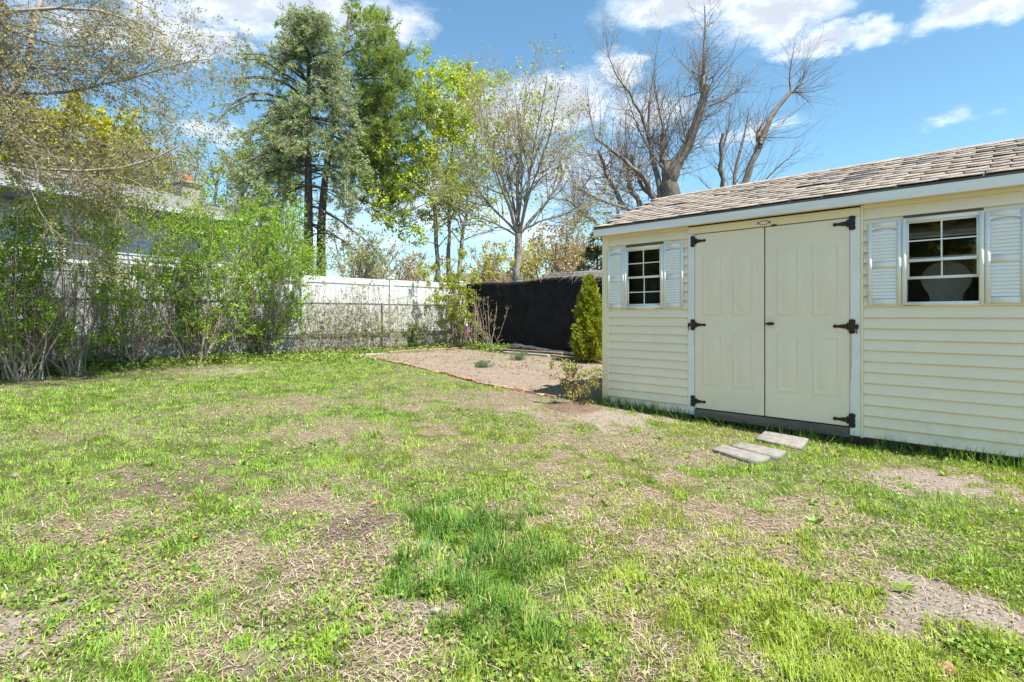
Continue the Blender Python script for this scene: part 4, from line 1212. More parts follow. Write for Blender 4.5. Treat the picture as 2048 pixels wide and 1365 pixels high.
class Tree:
    def __init__(self, name, px, Z, label, bark='bark_grey', cat='tree', group=None, seed=0):
        self.base = base_at(px, Z) if np.isscalar(px) else np.array(px)
        self.o = start_tree(name, self.base, label, cat, group); self.w = Wood(); self.bark = bark
        self.rng = np.random.default_rng(seed); self.Z = Z; self.tw = []

    def limb(self, px, r0, r1, dz=0., z0=0., n=9, k=7):
        L_ = limb(px, self.Z + z0, dz, n); R = rads(r0, r1, n); R = R * (1 + .07 * self.rng.normal(size=n)); L_[1:-1] += self.rng.normal(size=(n - 2, 3)) * R[1:-1, None] * .35; self.w.add(L_ - self.base, R, k)
        return L_[None], R[None]

    def trunk_to_ground(self, first, r, flare=1.25):
        b = np.array([first[0], first[1], gz(first) - .1]); L_ = resample([b, (b + first) / 2, first], 5)
        self.w.add(L_ - self.base, np.linspace(r * flare, r, 5), 9)

    def kids(self, par, M_, k=4, **kw):
        Pp, Rp = kids(self.rng, par[0], par[1], M_, **kw); self.w.add(Pp - self.base, Rp, k); return Pp, Rp

    def leaves(self, par, N_, size, cols, name='crown', mat='leaf', t0=.2, t1=1., jit=.03, width=.6, up=0., w=None, along=.3, var=.22, fold=.12):
        p, tan = pick(self.rng, par[0], N_, t0, t1, jit)
        ax = nrm(self.rng.normal(size=p.shape)) + tan * along + np.array([0, 0, up])
        return leaves_obj(self.rng, name, p - self.base, ax, size, cols, self.o, mat, width, fold, var, w)

    def done(self, name='trunk'): return self.w.build(name, M[self.bark], self.o)


def cat2(*ps):
    """merge polyline sets of equal length"""
    return np.concatenate([p[0] for p in ps]), np.concatenate([p[1] for p in ps])


def overhang_tree():
    Z = 7.4
    T = Tree('leafless_tree', (-9.6, 6.4, gz((-9.6, 6.4))), Z, 'grey barked tree reaching its fine budding branches in over the house roof', 'bark_grey', seed=1)
    b = T.base
    tr = resample([b - [0, 0, .1], b + [.1, .1, 1.5], b + [.15, .2, 3.], b + [.1, .5, 5.], b + [-.1, .6, 7.2]], 10)
    T.w.add(tr - b, rads(.26, .08, 10), 10)
    main = []
    for px, r0, r1, z0, dz in (([(-483, 420), (-300, 330), (-100, 265), (0, 213), (45, 180), (57, 130), (60, 80), (75, 35), (90, -30)], .075, .028, -.9, 1.2),
                               ([(-483, 230), (-250, 100), (0, 22), (100, 10), (180, 8), (240, 20), (300, 50), (335, 72)], .045, .009, -.9, 1.6),
                               ([(-483, 440), (-230, 250), (10, 213), (60, 240), (110, 255), (160, 270), (250, 302), (300, 330)], .04, .008, -.9, 1.7),
                               ([(-483, 500), (-250, 340), (0, 315), (60, 335), (150, 347), (250, 350), (310, 326), (370, 285)], .045, .009, -.9, 1.4),
                               ([(48, 186), (90, 188), (160, 180), (230, 165), (300, 148), (360, 125), (420, 118)], .026, .006, .2, .9),
                               ([(-300, -60), (-100, 0), (0, 50), (60, 78), (130, 106), (200, 92), (235, 70)], .028, .006, -.6, 1.0),
                               ([(-300, 60), (0, 135), (60, 160), (105, 160), (150, 140), (200, 120)], .025, .006, -.5, .8),
                               ([(-350, 150), (-100, 120), (30, 138), (120, 140), (210, 135), (280, 155), (340, 200)], .03, .006, .0, 1.6),
                               ([(-350, 350), (-100, 330), (40, 290), (130, 320), (220, 360), (300, 370)], .028, .006, .3, .9),
                               ([(-350, 20), (-100, -40), (80, -30), (200, -40), (300, 0), (345, 60)], .03, .006, .2, 1.2),
                               ([(20, 335), (40, 370), (90, 400), (150, 415), (155, 400)], .014, .004, .1, .4)):
        main.append(T.limb(px, r0, r1, dz, z0, 12, 7))
    back = []
    # limbs that leave the picture to the left, for the other side of the crown
    for az, el, L_ in ((150, 25, 3.2), (200, 35, 3.0), (250, 30, 3.2), (100, 45, 3.0), (290, 20, 2.6), (330, 55, 3.), (20, 60, 3.)):
        a, e = math.radians(az), math.radians(el); s = tr[6]
        pts = resample([s, s + np.array([math.cos(a) * math.cos(e), math.sin(a) * math.cos(e), math.sin(e)]) * L_ * .5, s + np.array([math.cos(a), math.sin(a), .5]) * L_ * .85], 12)
        T.w.add(pts - b, rads(.05, .01, 12), 6); back.append((pts[None], rads(.05, .01, 12)[None]))
    m = cat2(*main)
    kb = T.kids(cat2(*back), 9, 3, t0=.3, L=.9, n=4, wob=.13, rmax=.01); T.kids(kb, 5, 3, t0=.2, L=.4, n=3, wob=.15, rmax=.006)
    k1 = T.kids(m, 20, 3, t0=.28, t1=1, ang=(25, 65), L=1.1, n=7, wob=.13, bias=(.06, .0, -.05), rr=.42, rtip=.35, rmax=.011, taper_len=.3)
    k2 = T.kids(k1, 11, 3, t0=.1, t1=1, ang=(25, 75), L=.42, n=4, wob=.18, bias=(0, 0, -.06), rr=.55, rtip=.5, rmax=.0065, taper_len=.4)
    k3 = T.kids(k2, 5, 3, t0=.15, t1=1, ang=(25, 70), L=.17, n=3, wob=.2, bias=(0, 0, -.05), rr=.65, rtip=.6, rmax=.005, taper_len=.3)
    T.leaves(k3, 50000, .031, [(.38, .37, .12), (.44, .39, .15), (.27, .22, .15), (.16, .13, .10), (.32, .36, .10)], t0=.2, jit=.008, width=.5)
    T.done()


def yellow_tree():
    T = Tree('budding_tree', 130, 31, 'round yellow green budding tree rising behind the grey house roof', 'bark_dark', seed=2)
    Z = 31
    first = P(130, 470, Z); T.trunk_to_ground(first, .28)
    mains = []
    for tip in ((-60, 300), (10, 235), (70, 215), (130, 225), (190, 240), (250, 280), (300, 330), (330, 370), (20, 330), (160, 330), (230, 360), (-120, 350), (90, 290)):
        for dz in (-3.2, 2.2):
            mains.append(T.limb([(130, 480), ((130 + tip[0]) / 2 - 5, (420 + tip[1]) / 2), tip], .12, .02, dz, 0, 9, 5))
    k1 = T.kids(cat2(*mains), 12, 3, t0=.35, ang=(25, 70), L=1.7, n=5, wob=.15, bias=(0, 0, .02), rmax=.03)
    k2 = T.kids(k1, 5, 3, t0=.2, ang=(25, 70), L=.8, n=4, wob=.2, rmax=.015)
    T.leaves(k2, 28000, .23, [(.42, .40, .03), (.50, .46, .04), (.34, .36, .035), (.30, .27, .03)], jit=.12, width=.75)
    T.done()


def spruce():
    Z = 19.
    T = Tree('spruce_tree', 617, Z, 'tall ragged blue green spruce with bare lower trunk above the white fence', 'bark_dark', seed=3)
    rng = T.rng
    tr = limb([(617, 470), (617, 380), (616, 280), (618, 180), (617, 90), (613, 50), (608, 12)], Z, 0, 16)
    T.w.add(tr - T.base, rads(.155, .03, 16), 9); T.trunk_to_ground(tr[0], .155)
    br = []
    def B(y, tips, r, dz, z0=0):
        px = [(617, y)] + tips; br.append(T.limb(px, r, r * .25, dz, z0, 9, 5))
    for y, tip in ((60, (572, 40)), (50, (582, 28)), (45, (636, 26)), (60, (665, 40)), (80, (675, 75)), (85, (560, 75)), (100, (548, 110)), (105, (690, 110)), (120, (680, 135)), (70, (600, 40)), (75, (640, 60)), (45, (600, 18)), (95, (600, 90)), (130, (650, 130)), (110, (575, 120))):
        for dz in (-.9, .8): B(y + 12, [((617 + tip[0]) / 2, (y + tip[1]) / 2 - 6), (tip[0] + rng.normal() * 6, tip[1] + 8)], .03, dz)
    for tips, y, r in (([(575, 125), (530, 108), (485, 108)], 165, .05), ([(570, 165), (515, 148), (455, 165)], 200, .055), ([(565, 195), (510, 188), (450, 215), (438, 245)], 222, .06),
                       ([(560, 150), (510, 120), (475, 120)], 175, .04), ([(665, 185), (690, 195), (712, 225)], 175, .04), ([(560, 235), (520, 245), (495, 275)], 240, .05),
                       ([(660, 245), (695, 260), (715, 300)], 235, .05), ([(580, 265), (555, 280), (530, 310)], 250, .04), ([(655, 270), (680, 290), (700, 330)], 255, .04),
                       ([(640, 250), (650, 270), (655, 305)], 240, .035), ([(590, 250), (585, 270), (575, 305)], 240, .035), ([(650, 335), (690, 350), (705, 385)], 330, .035),
                       ([(580, 320), (540, 330), (505, 365)], 315, .04), ([(655, 425), (700, 450), (745, 495), (778, 535)], 410, .045), ([(660, 465), (700, 485), (735, 530)], 445, .035),
                       ([(580, 380), (550, 395), (530, 430)], 370, .03), ([(660, 380), (690, 400), (700, 440)], 370, .03), ([(585, 290), (540, 300), (480, 330)], 285, .045), ([(570, 340), (520, 350), (470, 385)], 330, .045), ([(575, 300), (530, 310), (465, 345)], 290, .045), ([(590, 380), (560, 395), (520, 430)], 370, .035), ([(650, 300), (690, 310), (725, 345)], 290, .04), ([(655, 200), (690, 225), (720, 260)], 195, .04), ([(650, 150), (680, 165), (705, 190)], 150, .04), ([(650, 345), (685, 365), (715, 410)], 340, .035), ([(585, 205), (550, 215), (520, 245)], 205, .04)):
        for dz in (-1.1, .4):
            B(y, [(a + rng.normal() * 6, b + rng.normal() * 5) for a, b in tips], r, dz * len(tips) * .5)
    # branches towards and away from the camera, to round the crown
    for k in range(26):
        y = rng.uniform(60, 330); az = rng.uniform(0, 2 * np.pi); L_ = .6 + 1.5 * (y - 40) / 290
        s = P(617, y, Z); e = s + np.array([math.cos(az), math.sin(az), -.25]) * L_ * rng.uniform(.7, 1.1)
        pts = resample([s, (s + e) / 2 + [0, 0, .12], e], 9); R = rads(.03, .008, 9); T.w.add(pts - T.base, R, 4); br.append((pts[None], R[None]))
    m = cat2(*br)
    # bare dead branches low on the trunk
    dead = []
    for k in range(46):
        y = rng.uniform(300, 500); az = rng.uniform(0, 2 * np.pi); L_ = rng.uniform(.4, 1.5)
        s = P(617, y, Z); e = s + np.array([math.cos(az), math.sin(az), rng.uniform(-.3, .25)]) * L_
        pts = resample([s, (s + e) / 2 + [0, 0, .05], e], 9); R = rads(.014, .004, 9); T.w.add(pts - T.base, R, 4); dead.append((pts[None], R[None]))
    T.kids(cat2(*dead), 7, 3, t0=.2, L=.35, n=4, wob=.2, bias=(0, 0, -.12), rmax=.005)
    k1 = T.kids(m, 14, 3, t0=.22, t1=1, ang=(35, 70), L=.52, n=5, wob=.08, bias=(0, 0, -.16), rr=.5, rmax=.012, flat=.6, taper_len=.5)
    k2 = T.kids(k1, 4, 3, t0=.2, t1=1, ang=(30, 60), L=.22, n=3, wob=.08, bias=(0, 0, -.02), rmax=.006, flat=.5)
    par3 = (k1[0][:, [1, 3, 4]], k1[1][:, [1, 3, 4]]); allp = cat2(par3, k2)
    # needles: short spiky blades around every twig
    N_ = 68000
    p, tan = pick(rng, allp[0], N_, 0, 1, .012)
    q = nrm(np.cross(tan, rng.normal(size=tan.shape))); ax = tan * .75 + q * .75 + np.array([0, 0, .12])
    leaves_obj(rng, 'crown', p - T.base, ax, .10, [(.22, .31, .17), (.30, .38, .22), (.14, .21, .11), (.38, .43, .20), (.40, .39, .14)], T.o, 'needle', .24, .06, .25)
    T.done()


def pine():
    Z = 25.
    T = Tree('pine_tree', 642, Z, 'bushy soft needled pine standing behind the spruce', 'bark_dark', seed=4)
    rng = T.rng
    tr = limb([(642, 470), (645, 400), (658, 300), (674, 200), (686, 110), (694, 50), (700, 12)], Z, .5, 16)
    T.w.add(tr - T.base, rads(.19, .03, 16), 9); T.trunk_to_ground(tr[0], .19)
    br = []
    for s, tips, r in (((692, 60), [(712, 40), (735, 35)], .016), ((690, 80), [(730, 66), (765, 60)], .02), ((685, 110), [(735, 100), (780, 120)], .04), ((684, 120), [(650, 90), (625, 85)], .035), ((680, 150), [(740, 150), (800, 110)], .045),
                       ((678, 165), [(730, 150), (775, 155), (790, 170)], .04), ((676, 180), [(730, 180), (785, 190), (805, 160)], .04), ((672, 200), [(730, 210), (770, 230)], .04), ((668, 230), [(720, 240), (770, 245), (800, 230)], .05), ((662, 260), [(720, 290), (770, 260), (835, 215)], .06),
                       ((660, 280), [(720, 300), (790, 290), (830, 300)], .05), ((655, 300), [(720, 320), (780, 330), (850, 320)], .05), ((650, 330), [(720, 350), (790, 345), (840, 350)], .05), ((650, 350), [(710, 370), (760, 385), (800, 390)], .045), ((655, 310), [(690, 320), (720, 330)], .04),
                       ((655, 290), [(590, 290), (530, 275), (480, 290)], .05), ((652, 310), [(590, 320), (520, 320), (455, 335)], .05), ((650, 340), [(590, 350), (540, 355), (490, 365)], .045), ((655, 270), [(610, 260), (560, 270)], .04), ((650, 350), [(580, 370), (530, 385)], .04), ((660, 250), [(600, 230), (560, 240)], .04),
                       ((650, 320), [(700, 310), (745, 330)], .04), ((670, 210), [(640, 190), (610, 200)], .03), ((650, 360), [(720, 395), (770, 420), (820, 430)], .04), ((664, 240), [(700, 250), (735, 275)], .04), ((660, 270), [(705, 290), (750, 310)], .04), ((676, 180), [(710, 175), (745, 195)], .04), ((672, 205), [(715, 225), (750, 260)], .04), ((686, 110), [(715, 110), (745, 130)], .03), ((655, 310), [(740, 300), (800, 265), (850, 240)], .045), ((652, 330), [(760, 345), (820, 380)], .04), ((655, 300), [(700, 345), (740, 365)], .04)):
        for dz in (-2.2, 1.2):
            br.append(T.limb([s] + [(a + rng.normal() * 6, b + rng.normal() * 6) for a, b in tips], r, r * .25, dz, .2, 9, 5))
    m = cat2(*br)
    k1 = T.kids(m, 17, 3, t0=.25, t1=1, ang=(30, 65), L=.95, n=5, wob=.12, bias=(0, 0, .05), rr=.5, rmax=.014, flat=.4, taper_len=.4)
    k2 = T.kids(k1, 4, 3, t0=.35, t1=1, ang=(25, 55), L=.34, n=3, wob=.1, bias=(0, 0, .08), rmax=.008)
    par3 = (k1[0][:, [2, 3, 4]], k1[1][:, [2, 3, 4]]); allp = cat2(par3, k2)
    N_ = 88000
    p, tan = pick(rng, allp[0], N_, .3, 1, .03)
    ax = tan * .8 + nrm(rng.normal(size=tan.shape)) * .8 + np.array([0, 0, .15])
    leaves_obj(rng, 'crown', p - T.base, ax, .19, [(.18, .28, .065), (.25, .34, .075), (.12, .19, .05), (.36, .39, .10), (.45, .42, .12)], T.o, 'needle', .15, .04, .25, w=[.3, .28, .2, .15, .07])
    T.done()


def maples():
    cols = [(.34, .45, .04), (.44, .52, .05), (.27, .38, .035), (.50, .50, .08)]
    spec = ((876, 24., [(876, 545), (874, 480), (870, 400), (866, 310), (868, 230), (872, 165)], .11, 'slim maple in bright new leaf, leftmost of three thin trunks', 5, 1.),
            (897, 25., [(897, 530), (898, 450), (900, 370), (905, 290), (912, 220), (918, 165)], .09, 'slim maple in bright new leaf, middle of three thin trunks', 6, .8),
            (920, 24.5, [(918, 545), (923, 490), (936, 410), (946, 330), (956, 250), (962, 180)], .10, 'slim leaning maple in sparse new leaf, rightmost of three thin trunks', 7, .42))
    for px, Z, line, r, lab, seed, dens in spec:
        T = Tree('maple_tree', px, Z, lab, 'bark_grey', group='thin maples above the fence corner', seed=seed)
        rng = T.rng
        m = T.limb(line, r, .018, .6, 0, 14, 8); T.trunk_to_ground(m[0][0, 0], r)
        k1 = T.kids(m, 40, 4, t0=.12, t1=1, ang=(35, 70), L=2.9, n=6, wob=.14, bias=(0, 0, .02), rr=.42, taper_len=.75, rmax=.035)
        k2 = T.kids(k1, 7, 3, t0=.2, t1=1, ang=(25, 60), L=.85, n=5, wob=.15, bias=(0, 0, .03), rmax=.014)
        k3 = T.kids(k2, 2, 3, t0=.3, t1=1, ang=(25, 60), L=.35, n=3, wob=.15, rmax=.008)
        extra = []
        if seed == 5:      # leafy sprays reaching left in front of the sky, low
            for tips in ([(865, 400), (820, 425), (770, 440)], [(866, 390), (810, 395), (745, 385)], [(868, 420), (830, 440), (800, 455)], [(868, 330), (820, 340), (790, 370)], [(866, 300), (810, 280), (770, 300)], [(874, 490), (850, 480), (830, 495)], [(868, 360), (800, 370), (760, 400)]):
                extra.append(T.limb(tips, .025, .006, -1., 0, 7, 4))
            e1 = T.kids(cat2(*extra), 9, 3, t0=.3, L=.75, n=5, wob=.15, bias=(0, 0, -.02), rmax=.012)
            e2 = T.kids(e1, 3, 3, t0=.3, L=.3, n=3, wob=.15, rmax=.007); k3 = cat2(k3, e2)
        sel = k3[0][:, :, 2].mean(1) > np.quantile(k3[0][:, :, 2], .02)
        # leaves come in clumps: keep a share of the twigs only
        clump = rng.random(len(sel)) < .7
        kk = (k3[0][sel & clump], k3[1][sel & clump])
        T.leaves(kk, int(9500 * dens), .10, cols, jit=.10, width=.95, fold=.16, along=.1)
        T.done()


def bare_tree():
    Z = 20.
    T = Tree('leafless_tree', 1036, Z, 'vase shaped leafless tree with forked trunk behind the black screen', 'bark_grey', seed=8)
    t = T.limb([(1035, 560), (1033, 510), (1037, 468)], .165, .14, 0, 0, 6, 9); T.trunk_to_ground(t[0][0, 0], .17, 1.15)
    ms = []
    for line, r, dz in (([(1037, 472), (1015, 410), (995, 350), (978, 280), (972, 220), (966, 170)], .075, -1.), ([(1037, 470), (1034, 400), (1036, 330), (1048, 250), (1052, 190), (1050, 145)], .085, .9),
                        ([(1038, 470), (1052, 400), (1062, 330), (1078, 240), (1090, 190), (1094, 150)], .075, -.6), ([(1042, 465), (1075, 425), (1112, 385), (1138, 320), (1152, 270), (1162, 215)], .075, .8),
                        ([(1032, 465), (1000, 430), (965, 395), (935, 345), (905, 290)], .055, .6), ([(1042, 462), (1085, 440), (1130, 428), (1185, 412)], .045, -.8), ([(1030, 470), (985, 445), (945, 430), (905, 395)], .04, -.9),
                        ([(1036, 465), (1025, 390), (1008, 300), (1010, 220), (1015, 160)], .06, 2.), ([(1038, 465), (1060, 380), (1095, 290), (1112, 215), (1120, 175)], .06, -2.2), ([(1038, 430), (1046, 360), (1040, 280), (1030, 190)], .05, -2.4), ([(1036, 450), (1010, 370), (985, 300), (950, 230), (940, 180)], .05, 2.6)):
        ms.append(T.limb(line, r, r * .16, dz, 0, 12, 6))
    m = cat2(*ms)
    k1 = T.kids(m, 22, 4, t0=.15, t1=.98, ang=(25, 62), L=1.9, n=6, wob=.17, bias=(0, 0, .07), rr=.45, taper_len=.6, rmax=.026)
    k2 = T.kids(k1, 9, 3, t0=.2, t1=1, ang=(20, 50), L=.85, n=4, wob=.22, bias=(0, 0, .04), rmax=.012, taper_len=.4)
    k3 = T.kids(k2, 2, 3, t0=.3, t1=1, ang=(20, 50), L=.42, n=3, wob=.15, bias=(0, 0, .06), rmax=.008)
    T.leaves(k3, 9000, .06, [(.30, .20, .13), (.36, .33, .10), (.38, .40, .08), (.26, .18, .12)], jit=.02, width=.6, t0=.5)
    sel = np.random.default_rng(1).random(len(k2[0])) < .10
    T.leaves((k2[0][sel], k2[1][sel]), 2600, .085, [(.34, .42, .05), (.28, .36, .04), (.40, .40, .07)], name='leaf_clumps', jit=.09, width=.9)
    T.done()


def pollard():
    Z = 22.
    T = Tree('pollarded_tree', 1333, Z, 'massive pollarded leafless tree with thick cut limbs behind the shed', 'bark_pollard', seed=9)
    t = T.limb([(1333, 500), (1331, 430), (1335, 365)], .42, .36, 0, 0, 7, 12); T.trunk_to_ground(t[0][0, 0], .43)
    big = []; thin = []
    for line, r0, r1, dz in (([(1338, 372), (1365, 312), (1392, 255), (1409, 205), (1414, 172)], .24, .13, -.5), ([(1409, 205), (1404, 165), (1404, 150)], .13, .11, .0), ([(1332, 372), (1324, 320), (1328, 270)], .19, .14, .4), ([(1345, 365), (1362, 320), (1372, 288)], .15, .11, .5),
                             ([(1322, 405), (1310, 330), (1296, 270), (1280, 222)], .14, .06, .8), ([(1318, 408), (1300, 370), (1268, 335), (1225, 302), (1192, 278)], .12, .04, -1.2),
                             ([(1310, 425), (1250, 420), (1205, 400), (1155, 378)], .10, .035, -1.5), ([(1248, 420), (1228, 375), (1208, 335), (1196, 300)], .11, .05, -.6), ([(1280, 415), (1262, 375), (1256, 340)], .11, .08, .6),
                             ([(1200, 452), (1165, 425), (1132, 400)], .07, .03, -.6), ([(1330, 400), (1300, 400), (1276, 360), (1262, 310)], .1, .05, 1.5)):
        big.append(T.limb(line, r0, r1, dz, 0, 9, 8))
    for line, r0, r1, dz in (([(1411, 178), (1406, 140), (1408, 90), (1412, 50), (1409, 12)], .075, .02, .2), ([(1418, 212), (1448, 202), (1475, 180), (1500, 165)], .045, .01, .2), ([(1280, 225), (1255, 180), (1233, 152)], .06, .025, .1), ([(1233, 152), (1215, 110), (1212, 70)], .025, .008, 0),
                             ([(1328, 272), (1318, 220), (1308, 160)], .04, .015, -.3), ([(1330, 340), (1290, 290), (1268, 240), (1240, 150)], .05, .012, .4), ([(1160, 380), (1190, 345), (1140, 330)], .03, .01, .2), ([(1192, 278), (1180, 230), (1175, 180)], .035, .01, .2), ([(1296, 270), (1300, 200), (1310, 120), (1320, 60)], .04, .01, .4), ([(1256, 340), (1250, 260), (1255, 200)], .035, .01, .3), ([(1372, 288), (1360, 220), (1355, 160)], .03, .01, .3)):
        thin.append(T.limb(line, r0, r1, dz, 0, 9, 6))
    s1 = T.kids(cat2(*big), 34, 3, t0=.15, t1=1, ang=(25, 75), L=2.0, n=6, wob=.20, bias=(0, 0, .10), rr=.3, taper_len=.2, rmax=.017, lvar=.6)
    s2 = T.kids(cat2(*thin), 17, 3, t0=.15, t1=1, ang=(25, 70), L=1.4, n=6, wob=.20, bias=(0, 0, .09), rr=.4, taper_len=.4, rmax=.014, lvar=.5)
    k2 = T.kids(cat2(s1, s2), 7, 3, t0=.15, t1=1, ang=(25, 75), L=.7, n=4, wob=.25, bias=(0, 0, .06), rmax=.010, taper_len=.4)
    k3 = T.kids(k2, 2, 3, t0=.3, t1=1, ang=(20, 50), L=.32, n=3, wob=.14, bias=(0, 0, .03), rmax=.007)
    T.leaves(k3, 7000, .05, [(.34, .26, .18), (.38, .33, .18)], name='buds', jit=.01, width=.5, t0=.4)
    T.done()
    # second, broken tree to the right
    T = Tree('broken_tree', 1480, 24., 'leaning broken trunk with shattered top standing right behind the shed ridge', 'bark_pollard', seed=10)
    t = T.limb([(1478, 420), (1488, 368), (1505, 328), (1520, 285), (1540, 240), (1562, 202), (1582, 184)], .17, .085, .3, 0, 12, 9); T.trunk_to_ground(t[0][0, 0], .26)
    c = [T.limb([(1520, 287), (1516, 262)], .14, .10, 0, 0, 9, 7), T.limb([(1582, 186), (1579, 150), (1587, 98)], .05, .01, .1, .3, 9, 5), T.limb([(1580, 186), (1600, 172), (1611, 140)], .05, .012, .1, .3, 9, 5), T.limb([(1582, 186), (1604, 184)], .05, .02, 0, .3, 9, 5),
         T.limb([(1478, 430), (1442, 400), (1441, 345), (1446, 268)], .13, .085, -.4, 0, 9, 8), T.limb([(1478, 430), (1462, 385), (1470, 335), (1490, 272), (1497, 225)], .10, .03, .4, 0, 9, 7), T.limb([(1480, 430), (1520, 370), (1560, 330), (1600, 300)], .05, .012, -1., 0, 9, 6), T.limb([(1444, 300), (1456, 262), (1462, 240)], .05, .02, 0, 0, 9, 6)]
    a = cat2((t[0][:, ::1][:, :9], t[1][:, :9]), *c)
    s1 = T.kids(a, 24, 3, t0=.1, t1=1, ang=(20, 60), L=1.8, n=6, wob=.18, bias=(.04, 0, .06), rr=.3, taper_len=.2, rmax=.014, lvar=.6)
    k2 = T.kids(s1, 5, 3, t0=.2, t1=1, ang=(15, 45), L=.75, n=4, wob=.12, bias=(.04, 0, .04), rmax=.006, taper_len=.3)
    T.done()


def background_trees():
    # twiggy low trees along the horizon: one build, copied
    def brush(px, Z, label, seed, w, h, cols, nl, bark='bark_tan', group='bare trees beyond the fences', name='background_tree', size=.16):
        T = Tree(name, px, Z, label, bark, group=group, seed=seed); rng = T.rng
        ms = []
        for k in range(9):
            az = rng.uniform(0, 2 * np.pi); sp = rng.uniform(.15, .5) * w
            e = T.base + np.array([math.cos(az) * sp, math.sin(az) * sp, h * rng.uniform(.7, 1)])
            s = T.base + np.array([0, 0, -.1]); mid = s + (e - s) * .45 + np.array([math.cos(az), math.sin(az), 0]) * sp * -.15
            pts = resample([s, mid, e], 9); R = rads(.022 * h, .004 * h, 9); T.w.add(pts - T.base, R, 5); ms.append((pts[None], R[None]))
        k1 = T.kids(cat2(*ms), 10, 3, t0=.25, L=h * .26, n=4, ang=(25, 60), wob=.14, bias=(0, 0, .06), rmax=.004 * h)
        k2 = T.kids(k1, 4, 3, t0=.2, L=h * .14, n=3, ang=(25, 60), wob=.16, bias=(0, 0, .04), rmax=.0025 * h)
        k3 = T.kids(k2, 1, 3, t0=.2, L=h * .08, n=3, ang=(25, 60), wob=.16, rmax=.0018 * h)
        if nl: T.leaves(k3, int(nl * .8), size, cols, jit=.1, width=.7)
        T.done(); return T
    pink = [(.34, .25, .16), (.40, .32, .18), (.30, .24, .12)]; yel = [(.42, .38, .06), (.36, .36, .06), (.45, .36, .08)]; grn = [(.24, .28, .08), (.32, .32, .10), (.20, .22, .10)]
    for i, (px, Z, lab, w, h, c, n) in enumerate((
            (720, 44, 'hazy tan leafless tree low on the horizon right of the spruce', 9, 6.4, pink, 5000),
            (790, 50, 'hazy tan leafless tree low on the horizon left of the maples', 9, 6.6, pink, 5000),
            (850, 46, 'tan budding tree low on the horizon directly behind the maple trunks', 8, 5.8, pink, 4000),
            (960, 42, 'yellowish budding tree low on the horizon left of the forked tree', 8, 5.4, yel, 5000),
            (1010, 38, 'tan budding tree low on the horizon just left of the forked trunk', 7, 5.2, pink, 4000),
            (1090, 36, 'bright yellow budding tree low on the horizon right of the forked trunk', 6, 6.0, yel, 6000),
            (1135, 32, 'tan twiggy tree above the black screen right of the yellow one', 5, 6.2, pink, 3000),
            (1180, 40, 'tan twiggy tree behind the outbuilding roof', 6, 7., pink, 3500))):
        brush(px, Z, lab, 50 + i, w, h, c, n)
    brush(400, 25, 'grey green twiggy tree between the chimney and the spruce', 61, 6, 8.6, grn, 9000, 'bark_grey', 'twiggy trees behind the hedge', size=.11)
    brush(480, 28, 'grey green twiggy tree just left of the spruce', 62, 7, 8.8, grn, 9000, 'bark_grey', 'twiggy trees behind the hedge', size=.11)
    brush(545, 23, 'thin budding sapling left of the spruce trunk', 63, 4, 5.8, grn, 5000, 'bark_grey', 'twiggy trees behind the hedge', size=.1)
    brush(300, 34, 'twiggy tree behind the chimney', 64, 8, 9.6, grn, 7000, 'bark_grey', 'twiggy trees behind the hedge')
    brush(705, 17.5, 'tangled sapling with hanging dead vines right of the spruce', 65, 2.2, 3.6, grn, 2500, 'bark_tan', 'twiggy trees behind the hedge', size=.07)
    brush(1270, 30, 'low twiggy tree behind the left end of the shed roof', 66, 6, 7.2, pink, 2500)
    # dark evergreen above the outbuilding
    T = Tree('evergreen_tree', 1192, 24., 'dark evergreen beside the left edge of the shed above the black screen', 'bark_dark', seed=70); rng = T.rng
    tr = resample([T.base, T.base + [0, 0, 2.], T.base + [.1, 0, 4.4]], 9); R = rads(.1, .02, 9); T.w.add(tr - T.base, R, 6)
    k1 = T.kids((tr[None], R[None]), 60, 3, t0=.2, ang=(55, 85), L=1.5, n=5, wob=.1, bias=(0, 0, .05), taper_len=1.0, rmax=.02)
    k2 = T.kids(k1, 5, 3, t0=.3, ang=(30, 60), L=.4, n=3, wob=.1, rmax=.01)
    T.leaves(k2, 9000, .12, [(.10, .13, .05), (.15, .17, .06), (.07, .10, .04)], mat='needle', jit=.04, width=.3); T.done()
    # trees on the near side of the yard, seen only as reflections in the shed windows
    for i, (x, y, h, lab) in enumerate(((-12.5, 2.2, 8.5, 'budding yard tree well left of the camera, reflected in the left shed window pane'), (-11.5, -6.5, 9., 'budding yard tree behind the camera, reflected in the right shed window'))):
        T = Tree('yard_tree', (x, y, gz((x, y))), 0, lab, 'bark_dark', group='trees reflected in the shed windows', seed=80 + i); rng = T.rng; ms = []
        for k in range(12):
            az = rng.uniform(0, 2 * np.pi); sp = rng.uniform(.5, 3.4)
            e = T.base + np.array([math.cos(az) * sp, math.sin(az) * sp, h * rng.uniform(.3, 1)]); s = T.base + np.array([0, 0, -.1])
            pts = resample([s, s + (e - s) * .5 + [0, 0, .5], e], 9); R = rads(.12, .02, 9); T.w.add(pts - T.base, R, 5); ms.append((pts[None], R[None]))
        k1 = T.kids(cat2(*ms), 12, 3, t0=.2, L=2., n=5, wob=.14, rmax=.03)
        T.leaves(k1, 6500, .32, [(.12, .15, .03), (.22, .22, .04), (.07, .10, .03)], jit=.25, width=.8); T.done()


overhang_tree(); yellow_tree(); spruce(); pine(); maples(); bare_tree(); pollard(); background_trees()


